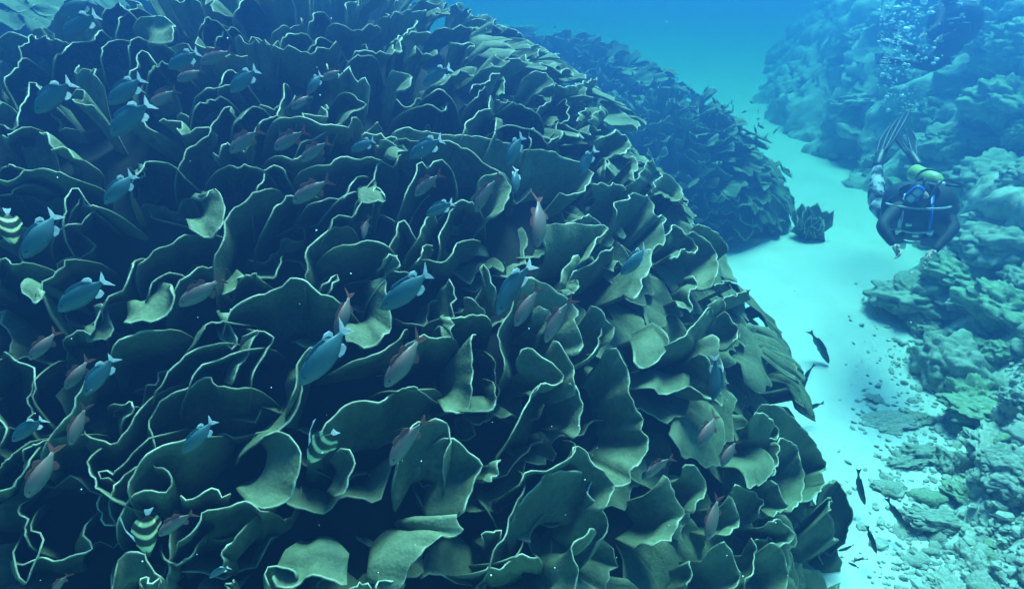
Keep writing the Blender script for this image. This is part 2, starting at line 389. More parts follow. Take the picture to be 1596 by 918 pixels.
# margins of the plates that the photograph shows one by one: tile, margin points, where the base lies from the margin, depth of the base below the colony's surface (m), narrowing
T = [
('A',[(260,55),(300,20),(350,0),(400,-8)],(10,80),.3,.6), ('A',[(490,45),(540,20),(575,40),(600,55)],(0,60),.3,.6),
('A',[(540,100),(570,75),(630,40),(645,42)],(20,80),.3,.6), ('A',[(670,85),(720,75),(775,90),(810,130),(785,195)],(-90,40),.05,.5),
('A',[(90,235),(110,205),(150,170),(190,185),(215,170),(245,190),(305,190)],(0,120),.3,.6), ('A',[(265,255),(300,240),(340,200),(430,185),(470,140)],(0,100),.3,.6),
('A',[(20,380),(60,330),(100,270)],(50,60),.3,.6), ('A',[(460,245),(490,210),(560,180)],(20,80),.3,.6), ('A',[(590,210),(620,185),(670,175)],(0,70),.3,.6),
('A',[(600,350),(625,300),(640,255),(680,245),(710,275)],(20,80),.3,.6), ('A',[(700,320),(740,300),(770,295)],(10,50),.3,.6),
('A',[(0,585),(50,590),(80,560),(100,500),(130,420),(160,390),(200,430)],(40,110),.3,.6), ('A',[(15,625),(45,635),(75,590)],(20,60),.3,.6),
('A',[(920,120),(960,90),(1000,100)],(0,50),.3,.6), ('A',[(930,155),(960,115),(1005,100)],(0,60),.3,.6), ('A',[(1005,175),(1040,145),(1085,135)],(0,60),.3,.6),
('A',[(1090,40),(1120,10),(1160,-5)],(0,60),.3,.6), ('A',[(1010,390),(1040,340),(1080,330),(1095,345)],(10,60),.3,.6), ('A',[(930,425),(985,410),(1040,390)],(0,60),.3,.6),
('A',[(921,490),(960,465),(1020,460)],(0,60),.3,.6), ('A',[(810,790),(850,740),(865,690),(910,660),(970,610),(1020,515),(1065,490),(1060,515)],(40,110),.3,.6),
('A',[(1100,550),(1140,515),(1185,500)],(10,60),.3,.6), ('A',[(0,835),(60,820),(120,795),(210,785),(280,795)],(10,100),.3,.6), ('A',[(10,780),(50,768),(85,768)],(0,40),.3,.6),
('A',[(0,915),(40,890),(80,870)],(10,60),.3,.6), ('A',[(285,997),(300,940),(330,875),(360,880),(385,915)],(20,80),.3,.6), ('A',[(615,830),(660,760),(690,750),(775,760)],(20,90),.3,.6),
('A',[(635,825),(668,800),(672,765)],(-22,-20),.08,.5), ('A',[(1040,770),(1090,775),(1130,765),(1185,770)],(0,90),.3,.6),
('D',[(365,55),(380,30),(400,50),(465,70)],(0,50),.3,.6), ('D',[(260,180),(300,160),(370,150),(400,115),(435,85),(385,65)],(10,120),.3,.6),
('D',[(0,325),(30,315),(80,330),(105,325)],(0,90),.3,.6), ('D',[(195,460),(178,522),(140,490),(90,448)],(40,-50),.06,.4), ('D',[(198,460),(215,400),(250,370),(290,345),(305,320)],(30,60),.3,.6),
('D',[(645,340),(670,300),(720,265),(780,245),(840,210),(885,195)],(20,140),.3,.6), ('D',[(880,195),(940,200),(1005,185),(1030,150),(1045,80),(1015,20),(965,-15),(930,30)],(-65,-30),.08,.45),
('D',[(1000,290),(1025,220),(1045,130),(1060,95),(1090,75),(1130,40),(1160,5),(1195,-5)],(30,140),.3,.6), ('D',[(305,670),(350,650),(390,640),(415,645),(445,590),(470,550)],(0,80),.3,.6),
('D',[(400,690),(440,680),(500,690),(515,640),(500,570),(490,510)],(-35,-40),.07,.4), ('D',[(490,512),(510,470),(560,450),(590,400),(620,350),(630,325),(605,335)],(40,120),.3,.6),
('D',[(565,610),(620,595),(680,608),(740,575),(800,520),(805,450)],(-30,-80),.07,.5), ('D',[(805,450),(840,400),(880,385),(930,340),(960,340)],(20,120),.3,.6),
('D',[(680,465),(700,420),(760,385),(830,375),(860,390)],(20,80),.3,.6), ('D',[(1025,485),(1070,450),(1115,395),(1125,380)],(-12,-40),.06,.5), ('D',[(1120,390),(1150,380),(1185,385)],(0,80),.3,.6),
('D',[(515,740),(540,700),(590,660),(660,640),(750,630)],(20,130),.3,.6), ('D',[(20,740),(80,770),(140,805),(155,830),(160,880),(150,940)],(-60,40),.3,.6),
('D',[(720,915),(770,860),(810,800),(870,735),(930,715),(1015,700)],(20,180),.3,.6), ('D',[(1010,700),(1070,718),(1090,690),(1080,630),(1050,570)],(-50,-70),.07,.4),
('D',[(1050,600),(1060,560),(1090,520),(1140,495),(1185,470),(1235,465),(1295,445),(1325,405),(1355,392),(1405,405),(1445,440),(1485,475),(1535,485)],(10,250),.32,.7),
('D',[(880,880),(920,820),(960,785),(1030,760),(1130,730)],(20,80),.33,.6), ('D',[(920,650),(970,610),(1030,595)],(10,70),.33,.6), ('D',[(1080,895),(1110,800),(1150,720),(1195,630),(1130,660)],(-60,40),.1,.5),
('E',[(60,105),(100,65),(140,20),(165,10),(175,15)],(20,80),.3,.6), ('E',[(270,45),(300,30),(350,35),(410,25),(430,0)],(0,90),.3,.6),
('E',[(470,50),(540,50),(585,45),(595,20),(580,0)],(-30,-70),.06,.5), ('E',[(335,165),(350,125),(430,118),(455,95),(470,55)],(20,100),.3,.6),
('E',[(225,380),(230,310),(240,255),(280,215),(335,170),(370,158),(420,160)],(60,150),.3,.65), ('E',[(400,245),(460,230),(520,225),(570,235),(610,260)],(0,120),.2,.6),
('E',[(608,265),(625,220),(645,165),(675,135),(715,185)],(20,80),.3,.6), ('E',[(590,310),(620,290),(650,290),(655,325),(660,350)],(-50,50),.08,.5), ('E',[(555,440),(585,400),(600,380),(640,365),(685,365)],(10,70),.3,.6),
('E',[(590,395),(610,420),(605,460),(612,540),(620,600),(605,660),(570,700),(500,710),(440,690),(415,700)],(-70,-60),.12,.55),
('E',[(740,210),(760,170),(800,110)],(20,70),.3,.6), ('E',[(845,250),(850,200),(870,140),(895,85),(905,78)],(20,90),.3,.6), ('E',[(905,55),(950,35),(990,55),(1005,50)],(0,60),.3,.6),
('E',[(794,315),(870,315),(900,285),(930,240),(975,225)],(10,90),.3,.6), ('E',[(735,335),(765,270),(797,235)],(25,18),.08,.6),
('E',[(290,448),(330,400),(365,380),(372,400),(335,470)],(-25,45),.06,.4), ('E',[(0,640),(50,645),(85,670),(60,710),(20,760),(0,800),(-15,860)],(-60,30),.28,.6),
('E',[(160,925),(185,850),(200,790),(225,735),(250,715),(280,720)],(30,70),.2,.6), ('E',[(440,780),(510,765),(580,740),(620,700),(655,665)],(10,100),.3,.6),
('E',[(897,395),(907,450),(910,540),(895,585)],(-45,30),.09,.7), ('E',[(680,725),(720,690),(770,650),(820,675),(890,668)],(0,130),.3,.65), ('E',[(855,670),(900,664),(907,625),(893,580)],(-35,-30),.06,.6),
('E',[(898,575),(970,575),(1000,565),(1060,576)],(0,120),.3,.6), ('E',[(958,475),(1010,500),(1050,550),(1058,574)],(-25,60),.06,.5), ('E',[(1035,380),(1045,325),(1075,390),(1115,465)],(-5,110),.09,.7),
('E',[(1028,655),(992,700),(985,760),(998,840),(1003,920),(990,955),(940,1010),(870,1028)],(-75,0),.12,.5), ('E',[(1140,820),(1135,750),(1120,690),(1130,610),(1170,545)],(40,80),.3,.6),
('E',[(1105,925),(1115,955),(1085,1000),(1010,1010)],(-30,-50),.28,.6), ('E',[(1112,915),(1105,840),(1095,790)],(-20,30),.2,.6), ('E',[(650,908),(700,900),(745,912)],(0,80),.3,.6),
('E',[(0,385),(50,400),(90,395),(95,340)],(-10,-40),.3,.6),
('B',[(0,590),(40,550),(92,537)],(0,60),.3,.6), ('B',[(105,555),(170,535),(230,545),(290,580),(340,575),(420,580),(445,550)],(0,90),.3,.6), ('B',[(215,670),(270,640),(320,600),(350,585),(400,570)],(10,90),.3,.6),
('B',[(120,720),(180,740),(225,705)],(0,60),.3,.6), ('B',[(280,755),(340,755),(390,735),(480,735),(530,720)],(0,90),.3,.6), ('B',[(0,770),(40,785),(90,770),(125,790)],(0,70),.3,.6), ('B',[(0,890),(20,850),(30,800),(70,780)],(30,60),.3,.6),
('B',[(480,920),(530,835),(555,770),(590,755),(630,770),(655,720)],(10,80),.2,.6), ('B',[(570,650),(620,652),(670,670),(692,690),(660,700),(640,750)],(-50,10),.06,.45), ('B',[(480,625),(560,620),(620,635),(660,655)],(-20,50),.1,.6),
('B',[(620,605),(690,590),(760,605),(850,620),(960,625),(1080,640),(1185,670),(1230,690)],(0,130),.12,.8), ('B',[(690,640),(790,655),(890,650),(960,690),(1040,740),(1100,785),(1140,808)],(-70,110),.3,.7),
('B',[(1030,830),(1080,800),(1140,808),(1165,855),(1170,915),(1140,960),(1100,1000)],(-60,70),.1,.6), ('B',[(690,900),(720,830),(750,760),(790,775),(820,750),(860,735),(885,770)],(20,90),.3,.6),
('B',[(380,915),(420,890),(450,840),(485,815)],(20,80),.3,.6), ('B',[(535,925),(555,860),(592,910)],(-10,60),.06,.5), ('B',[(430,435),(470,450),(500,490),(440,520),(420,540)],(-50,10),.2,.6),
('B',[(630,320),(680,340),(720,355),(715,390),(680,410)],(-60,50),.06,.5), ('B',[(740,490),(800,490),(860,515),(885,470)],(0,70),.3,.6), ('B',[(862,515),(880,500),(886,470)],(-20,-5),.05,.5), ('B',[(800,425),(850,420),(900,450)],(0,60),.3,.6),
('B',[(955,605),(990,550),(1030,510),(1080,510),(1065,460),(1080,445)],(20,80),.2,.6), ('B',[(1090,640),(1100,590),(1110,545)],(20,40),.3,.6), ('B',[(1120,590),(1185,585),(1240,590),(1290,610)],(0,60),.3,.6), ('B',[(970,415),(1030,395),(1080,360),(1120,330)],(10,70),.15,.6),
('B',[(1120,455),(1140,420),(1150,380),(1135,360)],(-18,0),.05,.7), ('B',[(1000,460),(1030,430),(1055,405)],(10,40),.3,.6), ('B',[(255,210),(290,180),(325,185)],(0,60),.2,.6), ('B',[(120,185),(150,160),(205,150)],(0,60),.2,.6), ('B',[(245,105),(270,65),(310,65)],(10,50),.2,.6),
('B',[(640,185),(660,165),(672,200),(660,250)],(-30,20),.05,.6), ('B',[(665,165),(720,130),(745,90)],(10,60),.07,.6), ('B',[(895,200),(960,200),(1003,205),(985,230)],(-20,25),.05,.7), ('B',[(435,275),(470,255),(520,265),(550,270)],(0,50),.2,.6), ('B',[(490,210),(515,225),(522,248)],(-20,10),.1,.6), ('B',[(100,560),(110,480),(130,400)],(20,40),.2,.6),
('C',[(35,690),(100,690),(180,700),(250,735),(300,745),(368,800),(345,850),(290,900),(215,885)],(-70,120),.12,.55), ('C',[(360,850),(430,850),(520,860)],(0,80),.12,.6), ('C',[(410,640),(480,610),(530,640),(540,690),(480,715)],(-70,40),.06,.55),
('C',[(75,660),(80,610),(110,600),(160,660),(210,630)],(0,60),.3,.6), ('C',[(185,615),(210,575),(250,555),(255,520),(240,460)],(-40,20),.2,.6), ('C',[(0,480),(70,500),(115,525)],(0,60),.3,.6), ('C',[(110,510),(150,480),(180,450)],(10,50),.3,.6),
('C',[(85,335),(150,340),(190,390),(160,400)],(-70,50),.06,.6), ('C',[(415,790),(435,740),(452,800)],(0,40),.05,.6), ('C',[(553,840),(570,780),(566,720)],(-20,10),.06,.7), ('C',[(550,843),(590,800),(610,760),(637,738)],(20,50),.2,.6),
('C',[(640,862),(700,800),(760,850),(785,890),(780,915)],(-50,70),.08,.6), ('C',[(285,562),(320,510),(347,500)],(15,25),.06,.6), ('C',[(340,560),(380,520),(415,490)],(20,40),.1,.6), ('C',[(180,390),(260,400),(330,380),(395,360)],(-20,50),.08,.6),
('F',[(120,200),(125,170),(160,150),(250,140),(330,148),(422,150),(415,190),(380,240),(330,300)],(-40,150),.12,.5), ('F',[(265,140),(330,105),(370,118),(420,150)],(-20,60),.08,.7),
('F',[(470,75),(530,20),(600,8),(625,22),(650,80),(658,108),(692,110),(698,180),(690,235),(650,262)],(-110,130),.12,.5,.03), ('F',[(555,505),(600,420),(635,330),(650,262)],(-70,20),.1,.6),
('F',[(705,200),(745,150),(790,190),(830,220),(852,265),(830,282),(790,260),(760,292),(720,302)],(-25,20),.06,.4), ('F',[(275,385),(310,350),(370,320),(420,275),(460,250)],(20,90),.3,.6),
('F',[(40,380),(120,410),(200,450),(260,500),(300,560),(290,600),(318,670),(302,740)],(-90,110),.12,.6), ('F',[(240,470),(285,468),(307,408)],(-50,10),.05,.5), ('F',[(210,430),(240,340),(290,290),(316,310)],(5,50),.05,.6), ('F',[(100,520),(140,530),(182,572),(160,640)],(-50,90),.08,.6),
('F',[(190,670),(240,730),(268,790),(278,850),(300,930)],(-80,80),.1,.6), ('F',[(28,742),(50,725),(110,740),(180,790),(227,835),(200,880),(150,895),(90,920)],(-50,60),.08,.4), ('F',[(365,515),(410,545),(440,600),(468,635),(462,690)],(-80,70),.1,.6), ('F',[(340,765),(380,730),(402,655)],(-30,-10),.2,.6),
('F',[(720,668),(710,720),(670,780),(620,805),(545,808)],(-50,-100),.08,.5), ('F',[(740,690),(800,650),(850,590),(908,528),(905,550)],(20,90),.2,.6),
('F',[(940,640),(955,700),(950,750),(967,790),(962,850),(945,890),(960,930),(968,985),(930,970),(860,912)],(-120,10),.12,.6), ('F',[(625,908),(700,930),(780,912),(810,895)],(10,-90),.2,.6),
('F',[(845,385),(850,430),(815,460),(825,510),(820,540),(765,538)],(-50,-10),.12,.55), ('F',[(820,180),(880,210),(920,250),(945,310),(940,380),(920,430)],(-100,50),.12,.6), ('F',[(850,140),(930,180),(980,230),(1002,262)],(-70,80),.1,.7), 
('F',[(930,435),(960,418),(1000,410)],(20,25),.06,.6), ('F',[(940,490),(1000,480),(1060,460),(1095,442)],(20,40),.08,.6), ('F',[(903,530),(930,495),(970,500),(985,540)],(-10,60),.08,.6), ('F',[(980,550),(1020,600),(1037,640),(1020,700)],(-80,50),.1,.6), ('F',[(640,0),(720,30),(800,52),(790,20)],(-20,-30),.1,.6),
('F',[(440,715),(480,725),(515,780),(535,850),(530,912),(560,972),(590,1032),(592,1102),(627,1132),(622,1192),(580,1242),(547,1292),(542,1342),(470,1364)],(-110,20),.13,.6),
('I',[(0,200),(20,150),(50,80),(100,0),(140,-25)],(60,60),.3,.6), ('I',[(270,-40),(300,10),(317,90),(307,180),(275,220)],(-70,10),.14,.6), ('I',[(270,290),(290,265),(325,275),(370,330),(430,390),(464,440),(447,510),(425,560)],(-90,50),.09,.6),
('I',[(-30,640),(0,580),(50,500),(95,440),(150,395),(200,375),(300,370),(352,395),(350,480),(395,530),(432,600),(427,660),(405,690)],(-60,190),.14,.6), ('I',[(30,440),(60,380),(110,360),(150,375),(215,350),(250,320),(280,280)],(20,60),.2,.7),
('I',[(405,650),(340,650),(285,690),(270,720),(280,770),(302,830),(280,900),(275,950)],(-110,80),.08,.6), ('I',[(0,775),(40,760),(110,772)],(20,70),.3,.6), ('I',[(700,380),(732,430),(745,490),(788,560),(770,620),(730,670),(650,725)],(-110,60),.1,.6),
('I',[(790,360),(830,338),(870,390),(892,450),(880,490),(830,565)],(-70,50),.09,.6), ('I',[(1000,485),(1030,540),(1047,600),(1020,640),(970,682)],(-60,30),.08,.6), ('I',[(965,685),(1010,750),(1040,830),(1047,870),(1000,920)],(-110,70),.1,.6),
('I',[(1100,680),(1127,740),(1110,800),(1080,860),(1085,920)],(-50,50),.1,.6), ('I',[(1025,445),(1090,455),(1140,500),(1157,530),(1140,580)],(-70,60),.1,.6), ('I',[(815,785),(822,850),(805,910)],(-90,30),.12,.7), ('I',[(1110,105),(1160,110),(1185,130),(1215,150)],(-30,120),.1,.8), ('I',[(1120,690),(1170,685),(1200,690)],(-10,120),.1,.8),
('I',[(1085,465),(1130,440),(1185,400),(1215,330)],(-80,-90),.1,.6), ('I',[(880,-180),(905,-120),(925,-60),(935,0)],(-70,10),.12,.6),
('J',[(-30,50),(0,60),(60,85),(130,150),(200,230),(240,300),(262,350),(240,380),(252,430),(190,515)],(-120,70),.1,.65), ('J',[(40,235),(80,228),(130,270),(142,330),(155,370),(157,460),(110,570)],(-70,40),.08,.65), ('J',[(0,130),(40,180),(35,215),(5,235)],(-60,10),.08,.6), ('J',[(33,235),(40,330),(5,405)],(-60,0),.1,.7),
('J',[(275,430),(310,418),(350,480),(382,560),(362,640),(352,705)],(-70,90),.1,.7), ('J',[(270,490),(287,510),(270,550),(292,620),(300,680)],(-150,140),.1,.7), ('J',[(285,690),(317,690),(310,740),(333,790),(325,860),(320,930)],(-160,90),.1,.75), ('J',[(0,590),(60,610),(107,650),(95,700),(55,730)],(-80,30),.08,.6),
('J',[(0,693),(50,730),(78,800),(82,870),(70,930)],(-80,50),.08,.7), ('J',[(0,420),(40,440),(50,480),(82,540),(60,560),(10,577)],(-60,0),.07,.6),
('H',[(0,555),(70,545),(130,510),(180,440),(207,350),(195,280),(150,220),(120,195)],(-130,-50),.1,.6), ('H',[(295,205),(310,150),(370,110),(420,70),(480,50),(560,50),(620,20),(690,0),(755,-8)],(10,280),.32,.7),
('H',[(40,220),(110,180),(160,120),(205,60),(212,0),(200,-60)],(-60,30),.2,.6), ('H',[(375,497),(420,430),(452,350),(440,300),(395,260)],(-60,20),.15,.55), ('H',[(640,330),(690,240),(740,150),(780,150),(820,125),(882,160),(885,210),(875,330)],(-30,250),.13,.7),
('H',[(885,210),(950,250),(1000,300),(1037,350),(1000,440),(972,530),(950,585)],(-170,60),.12,.6), ('H',[(945,570),(925,600),(960,640),(952,660),(870,665),(800,720),(740,780),(690,840),(670,930)],(-190,-10),.08,.7),
('H',[(50,915),(48,840),(100,805),(160,830),(175,870)],(20,60),.1,.5), ('H',[(60,890),(100,910),(170,905),(240,865),(330,870),(420,915)],(40,-150),.06,.7), ('H',[(420,940),(470,890),(540,920)],(10,60),.1,.7), ('H',[(550,930),(600,870),(680,900)],(0,60),.06,.6), 
('H',[(1085,805),(1100,730),(1150,650),(1185,560),(1225,480)],(60,60),.25,.6), ('H',[(1060,835),(1120,815),(1200,768)],(30,90),.28,.6), ('H',[(1122,318),(1112,380),(1073,432)],(-40,10),.07,.6), ('H',[(1040,690),(1080,645),(1115,650),(1120,690)],(0,50),.08,.7),
('G',[(705,265),(695,160),(720,90),(770,30),(800,3),(880,-12),(920,-42),(980,-57),(995,-22),(1060,-17),(1130,-7)],(30,260),.32,.7), ('G',[(420,215),(470,230),(520,248),(560,215),(600,180),(630,120),(650,70),(690,40),(745,10)],(30,90),.28,.6),
('G',[(215,255),(240,190),(280,150),(320,120),(350,50),(382,5),(395,-60)],(40,80),.28,.6), ('G',[(115,290),(140,255),(207,235)],(15,50),.28,.6), ('G',[(128,320),(132,360),(90,410),(60,455),(0,450)],(-20,60),.28,.6), ('G',[(0,360),(30,330),(62,285)],(10,50),.28,.6),
('G',[(500,405),(462,402),(455,380),(490,375),(515,400),(560,350),(590,300),(640,265),(695,235)],(40,50),.2,.6), ('G',[(600,460),(600,400),(640,340),(690,290),(760,255),(830,235),(860,225)],(90,230),.3,.7), ('G',[(515,520),(520,460),(550,410),(592,382)],(40,60),.2,.6),
('G',[(535,627),(560,560),(600,500),(660,470),(750,470),(785,430),(792,395),(760,360),(720,353)],(40,110),.25,.6), ('G',[(537,628),(470,600),(453,540),(475,470)],(50,-40),.07,.5), ('G',[(830,490),(900,495),(940,475),(990,463),(1065,477)],(0,50),.15,.7),
('G',[(830,712),(880,660),(910,600),(940,560),(1010,560),(1080,530),(1160,508),(1205,555)],(20,170),.28,.65), ('G',[(785,790),(830,800),(870,780),(900,728)],(-10,-50),.25,.6), ('G',[(765,885),(785,820),(780,770)],(20,30),.2,.6), ('G',[(1025,797),(1030,750),(1060,710),(1088,676)],(40,40),.25,.6),
('G',[(80,792),(130,800),(200,780),(270,785),(350,755),(410,745),(422,720),(398,665)],(0,100),.28,.65), ('G',[(80,795),(95,860),(125,890),(160,810),(190,740),(180,680),(145,648)],(-25,-10),.22,.5), ('G',[(92,558),(115,610),(125,682)],(-30,20),.3,.6),
('G',[(130,130),(135,50),(155,0),(160,-45)],(-30,40),.3,.6), ('G',[(500,930),(545,800),(600,745),(680,760),(720,840),(770,880)],(0,120),.04,.8), ('G',[(640,900),(660,870),(740,880)],(0,60),.03,.7), ('G',[(1040,930),(1075,868)],(30,20),.1,.6), ('G',[(415,330),(420,400),(445,450),(480,470)],(40,-20),.28,.6),
('G',[(-60,80),(-10,120),(20,200),(0,260)],(-30,20),.3,.6), ('G',[(560,60),(600,50),(610,90),(580,130)],(-20,20),.3,.6),
]
rim_px = []
colony = empty("cabbage_coral", (MAIN[0][0], MAIN[0][1], 0))
tag(colony, "huge mound of pale-rimmed cabbage coral plates beside the bright sand channel", "coral")
CP = Vector(colony.location)
blades = []                                              # (importance, V, F, C)
rng = np.random.default_rng(11)
for k, tr in enumerate(T):
    tile, pts, (bx, by), D, shr = tr[:5]
    pleat = tr[5] if len(tr) > 5 else 0
    x0, y0 = CROP[tile]
    pp = np.array([(x0 + x / S, y0 + y / S) for x, y in pts])
    rim_px.append(catmull(pp, 14))
    lift = rng.uniform(-0.03, 0.05)
    P3 = np.array([shell(u, v, lift) for u, v in pp])
    length = np.linalg.norm(np.diff(P3, axis=0), axis=1).sum()
    n = int(np.clip(length / 0.022, 9, 46))
    P = catmull(P3, n)
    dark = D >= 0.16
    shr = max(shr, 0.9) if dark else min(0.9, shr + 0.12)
    pc = pp.mean(0)
    qpx = pc + (pp - pc) * shr + np.array([bx, by]) / S
    Q = []
    for (u, v), p_ in zip(qpx, P3):
        q_ = shell(u, v, lift - D); dq = (q_ - CAM) @ F
        if D < 0.16: dq = max(dq, (p_ - CAM) @ F + 0.4 * D)      # the visible face is turned to the open water
        Q.append(at(u, v, dq))
    Q = catmull(np.array(Q), n)
    m = P.mean(0); nn = shell_n(m)
    P = P + nn * wig(n, 0.008, n / 4, rng)[:, None]
    if dark:                                             # both ends of the margin run on downwards into the gaps
        def run_on(E_, t_):
            k_ = np.linspace(0, 1, 5)[1:, None]; ln = rng.uniform(.07, .16)
            return E_ + t_ * ln * k_ - nn * (k_ ** 1.6) * rng.uniform(.12, .22)
        ta, tb2 = nrm(P[0] - P[min(3, n - 1)]), nrm(P[-1] - P[max(-4, -n)])
        P = np.vstack([run_on(P[0], ta)[::-1], P, run_on(P[-1], tb2)])
        Q = np.vstack([run_on(Q[0], ta * .6)[::-1] - nn * .05, Q, run_on(Q[-1], tb2 * .6) - nn * .05])
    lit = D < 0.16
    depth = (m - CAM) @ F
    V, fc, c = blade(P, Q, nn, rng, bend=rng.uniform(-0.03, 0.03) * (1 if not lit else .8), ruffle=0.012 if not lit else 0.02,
                     thick=0.0045 + 0.0005 * depth, rimw=0.0022 + 0.0005 * depth, root=max(0.1, 0.42 - D), tone=rng.uniform(.5, .8) if lit else rng.uniform(.3, .6), pleat=pleat, rs=.4 if lit else .85, fade=5 if dark else 0)  # lit plates get a lighter tone, shaded ones a darker: light in the colour
    c[:, 0] *= rng.uniform(.55, 1) * max(.4, 1 - .09 * max(0, depth - 3.2))  # pale margin dimmed with viewing distance, haze painted into the colour
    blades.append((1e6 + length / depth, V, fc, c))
rim_all = np.vstack(rim_px)

def is_near(u, v): return v > 250 - 0.12 * max(0, u - 600) and u < 1190 + (v - 400) * 0.25
def fill(E, spacing, off_fn, rng, keep=None, size=(0.15, 0.32), margin=160, jit=0.6, lk=1.0, deep=(0.22, 0.34)):
    """further plates all over the part of the mound that faces the camera's side"""
    c, r = E; out = []; pts = np.zeros((0, 3))
    N = 26000
    i = np.arange(N) + 0.5
    ph = np.arccos(1 - i / N); th = math.pi * (1 + 5 ** 0.5) * i
    cand = np.stack([np.cos(th) * np.sin(ph), np.sin(th) * np.sin(ph), np.cos(ph)], 1)
    rng.shuffle(cand)
    for q in cand:
        p = c + r * q
        nn = shell_n(p, E)
        view = nrm(CAM - p)
        if nn @ view < -0.22 or p[2] < 0.05 or (E is MAIN and p[1] > 11): continue
        u, v, d = project(p)
        if d < 0.5 or not (-margin < u < 1596 + margin and -margin < v < 918 + margin): continue
        sp = spacing(d)
        if len(pts) and (((pts - p) ** 2).sum(1) < sp * sp).any(): continue
        if keep is not None and not keep(p): continue
        pts = np.vstack([pts, p])
        near = np.sqrt(((rim_all - (u, v)) ** 2).sum(1).min()) if E is MAIN else 1e3
        off = off_fn(u, v, d, near)
        if off is None: continue
        p = p + nn * off
        z = np.array([0, 0, 1.0])
        down = nrm(nn * nn[2] - z + 1e-6)                # downslope, tangent
        con = np.cross(nn, down); con = nrm(con)
        a = rng.normal(0, jit * (1 - 0.5 * smooth(-.2, .6, nn[0])))
        tdir = con * math.cos(a) + down * math.sin(a); ndir = nrm(np.cross(tdir, nn)); ndir = ndir * (1 if ndir @ down > 0 else -1)
        right = smooth(0.05, 0.75, nn[0])
        lean = 0.15 + lk * 0.95 * right + rng.normal(0, .2)
        up = nrm(nn * (0.7 - 0.3 * right) + z * 0.3 * (1 - right) + ndir * (lean + 0.2 * lk * right))
        w_ = rng.uniform(*size) * (0.8 + 0.05 * d)
        if E is MAIN and not is_near(u, v): w_ *= 0.62
        n = 11 if d > 7 else 17
        s = np.linspace(-1, 1, n)
        curl = rng.uniform(0.1, 0.6) * w_
        P = p + np.outer(s * w_, tdir) - np.outer((s ** 2) * curl, ndir) - np.outer((s ** 4) * rng.uniform(0.05, .5) * w_, up)
        P = P + np.outer(wig(n, 0.045, 1.6, rng), ndir) + np.outer(wig(n, 0.03, 2, rng), up)
        dep = rng.uniform(*deep)
        sh = rng.uniform(0.35, 0.6)
        m = P.mean(0)
        Q = m + (P - m) * sh - up * dep
        V, fc, cc = blade(P, Q, nn, rng, bend=rng.uniform(-.05, .05), ruffle=0.02, thick=0.0045 + 0.0005 * d, rimw=0.0022 + 0.0005 * d, root=0.2, rows=6, tone=rng.uniform(.35, .75))
        cc[:, 0] *= rng.uniform(.3, .85) * max(.35, 1 - .07 * max(0, d - 4.5)) * (1 if off > -.08 else .6)  # margins painted fainter with distance as haze, on sunken plates as shade
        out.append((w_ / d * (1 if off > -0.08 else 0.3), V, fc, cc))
    return out
def off_main(u, v, d, near):
    inside = is_near(u, v)
    if inside:
        if u > 1040 and v > 560: return rng.uniform(-.18, -.08) if near > 34 else rng.uniform(-.24, -.18)
        if near > 60: return rng.uniform(-0.12, -0.04)
        if rng.random() < 0.15: return None
        return rng.uniform(-0.24, -0.17) if near < 22 else rng.uniform(-0.2, -0.12)
    if near < 14: return -0.14
    return rng.uniform(-0.03, 0.03)
def outside(E, shrink=0.1): return lambda p: (((p - E[0]) / (E[1] - shrink)) ** 2).sum() > 1
blades += fill(MAIN, lambda d: 0.21 - 0.006 * max(0, d - 4.5), off_main, rng, lk=0.7)
blades += fill(LEFT, lambda d: 0.27, lambda u, v, d, near: rng.uniform(-.05, .1), rng, keep=outside(MAIN))
blades.sort(key=lambda b: -b[0])
def join(bl):
    Vs, Fs, Cs, o = [], [], [], 0
    for _, V, fc, c in bl:
        Vs.append(V); Cs.append(c); Fs += [tuple(i + o for i in f) for f in fc]; o += len(V)
    return np.vstack(Vs), Fs, np.vstack(Cs)
def colony_parts(root, bl, limit=298):
    base = np.array(root.location)
    for _, V, fc, c in bl[:limit]:
        link("coral_plate", blade_mesh("coral_plate", V - base, fc, c), None, root)
    if len(bl) > limit:
        V, fc, c = join(bl[limit:])
        o = link("small_plates", blade_mesh("small_plates", V - base, fc, c), None, root); o["kind"] = "stuff"
colony_parts(colony, blades)
print("plates main", len(blades))
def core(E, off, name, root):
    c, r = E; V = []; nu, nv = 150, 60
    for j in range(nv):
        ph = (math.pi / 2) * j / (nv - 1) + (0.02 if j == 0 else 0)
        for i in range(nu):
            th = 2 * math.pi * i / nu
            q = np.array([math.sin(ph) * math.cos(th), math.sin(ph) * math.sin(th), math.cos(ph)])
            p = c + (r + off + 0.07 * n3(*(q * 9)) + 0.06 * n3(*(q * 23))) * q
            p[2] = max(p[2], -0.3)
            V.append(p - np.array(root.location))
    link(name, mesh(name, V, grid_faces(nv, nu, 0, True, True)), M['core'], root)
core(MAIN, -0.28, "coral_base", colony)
core(LEFT, -0.36, "coral_base", colony)

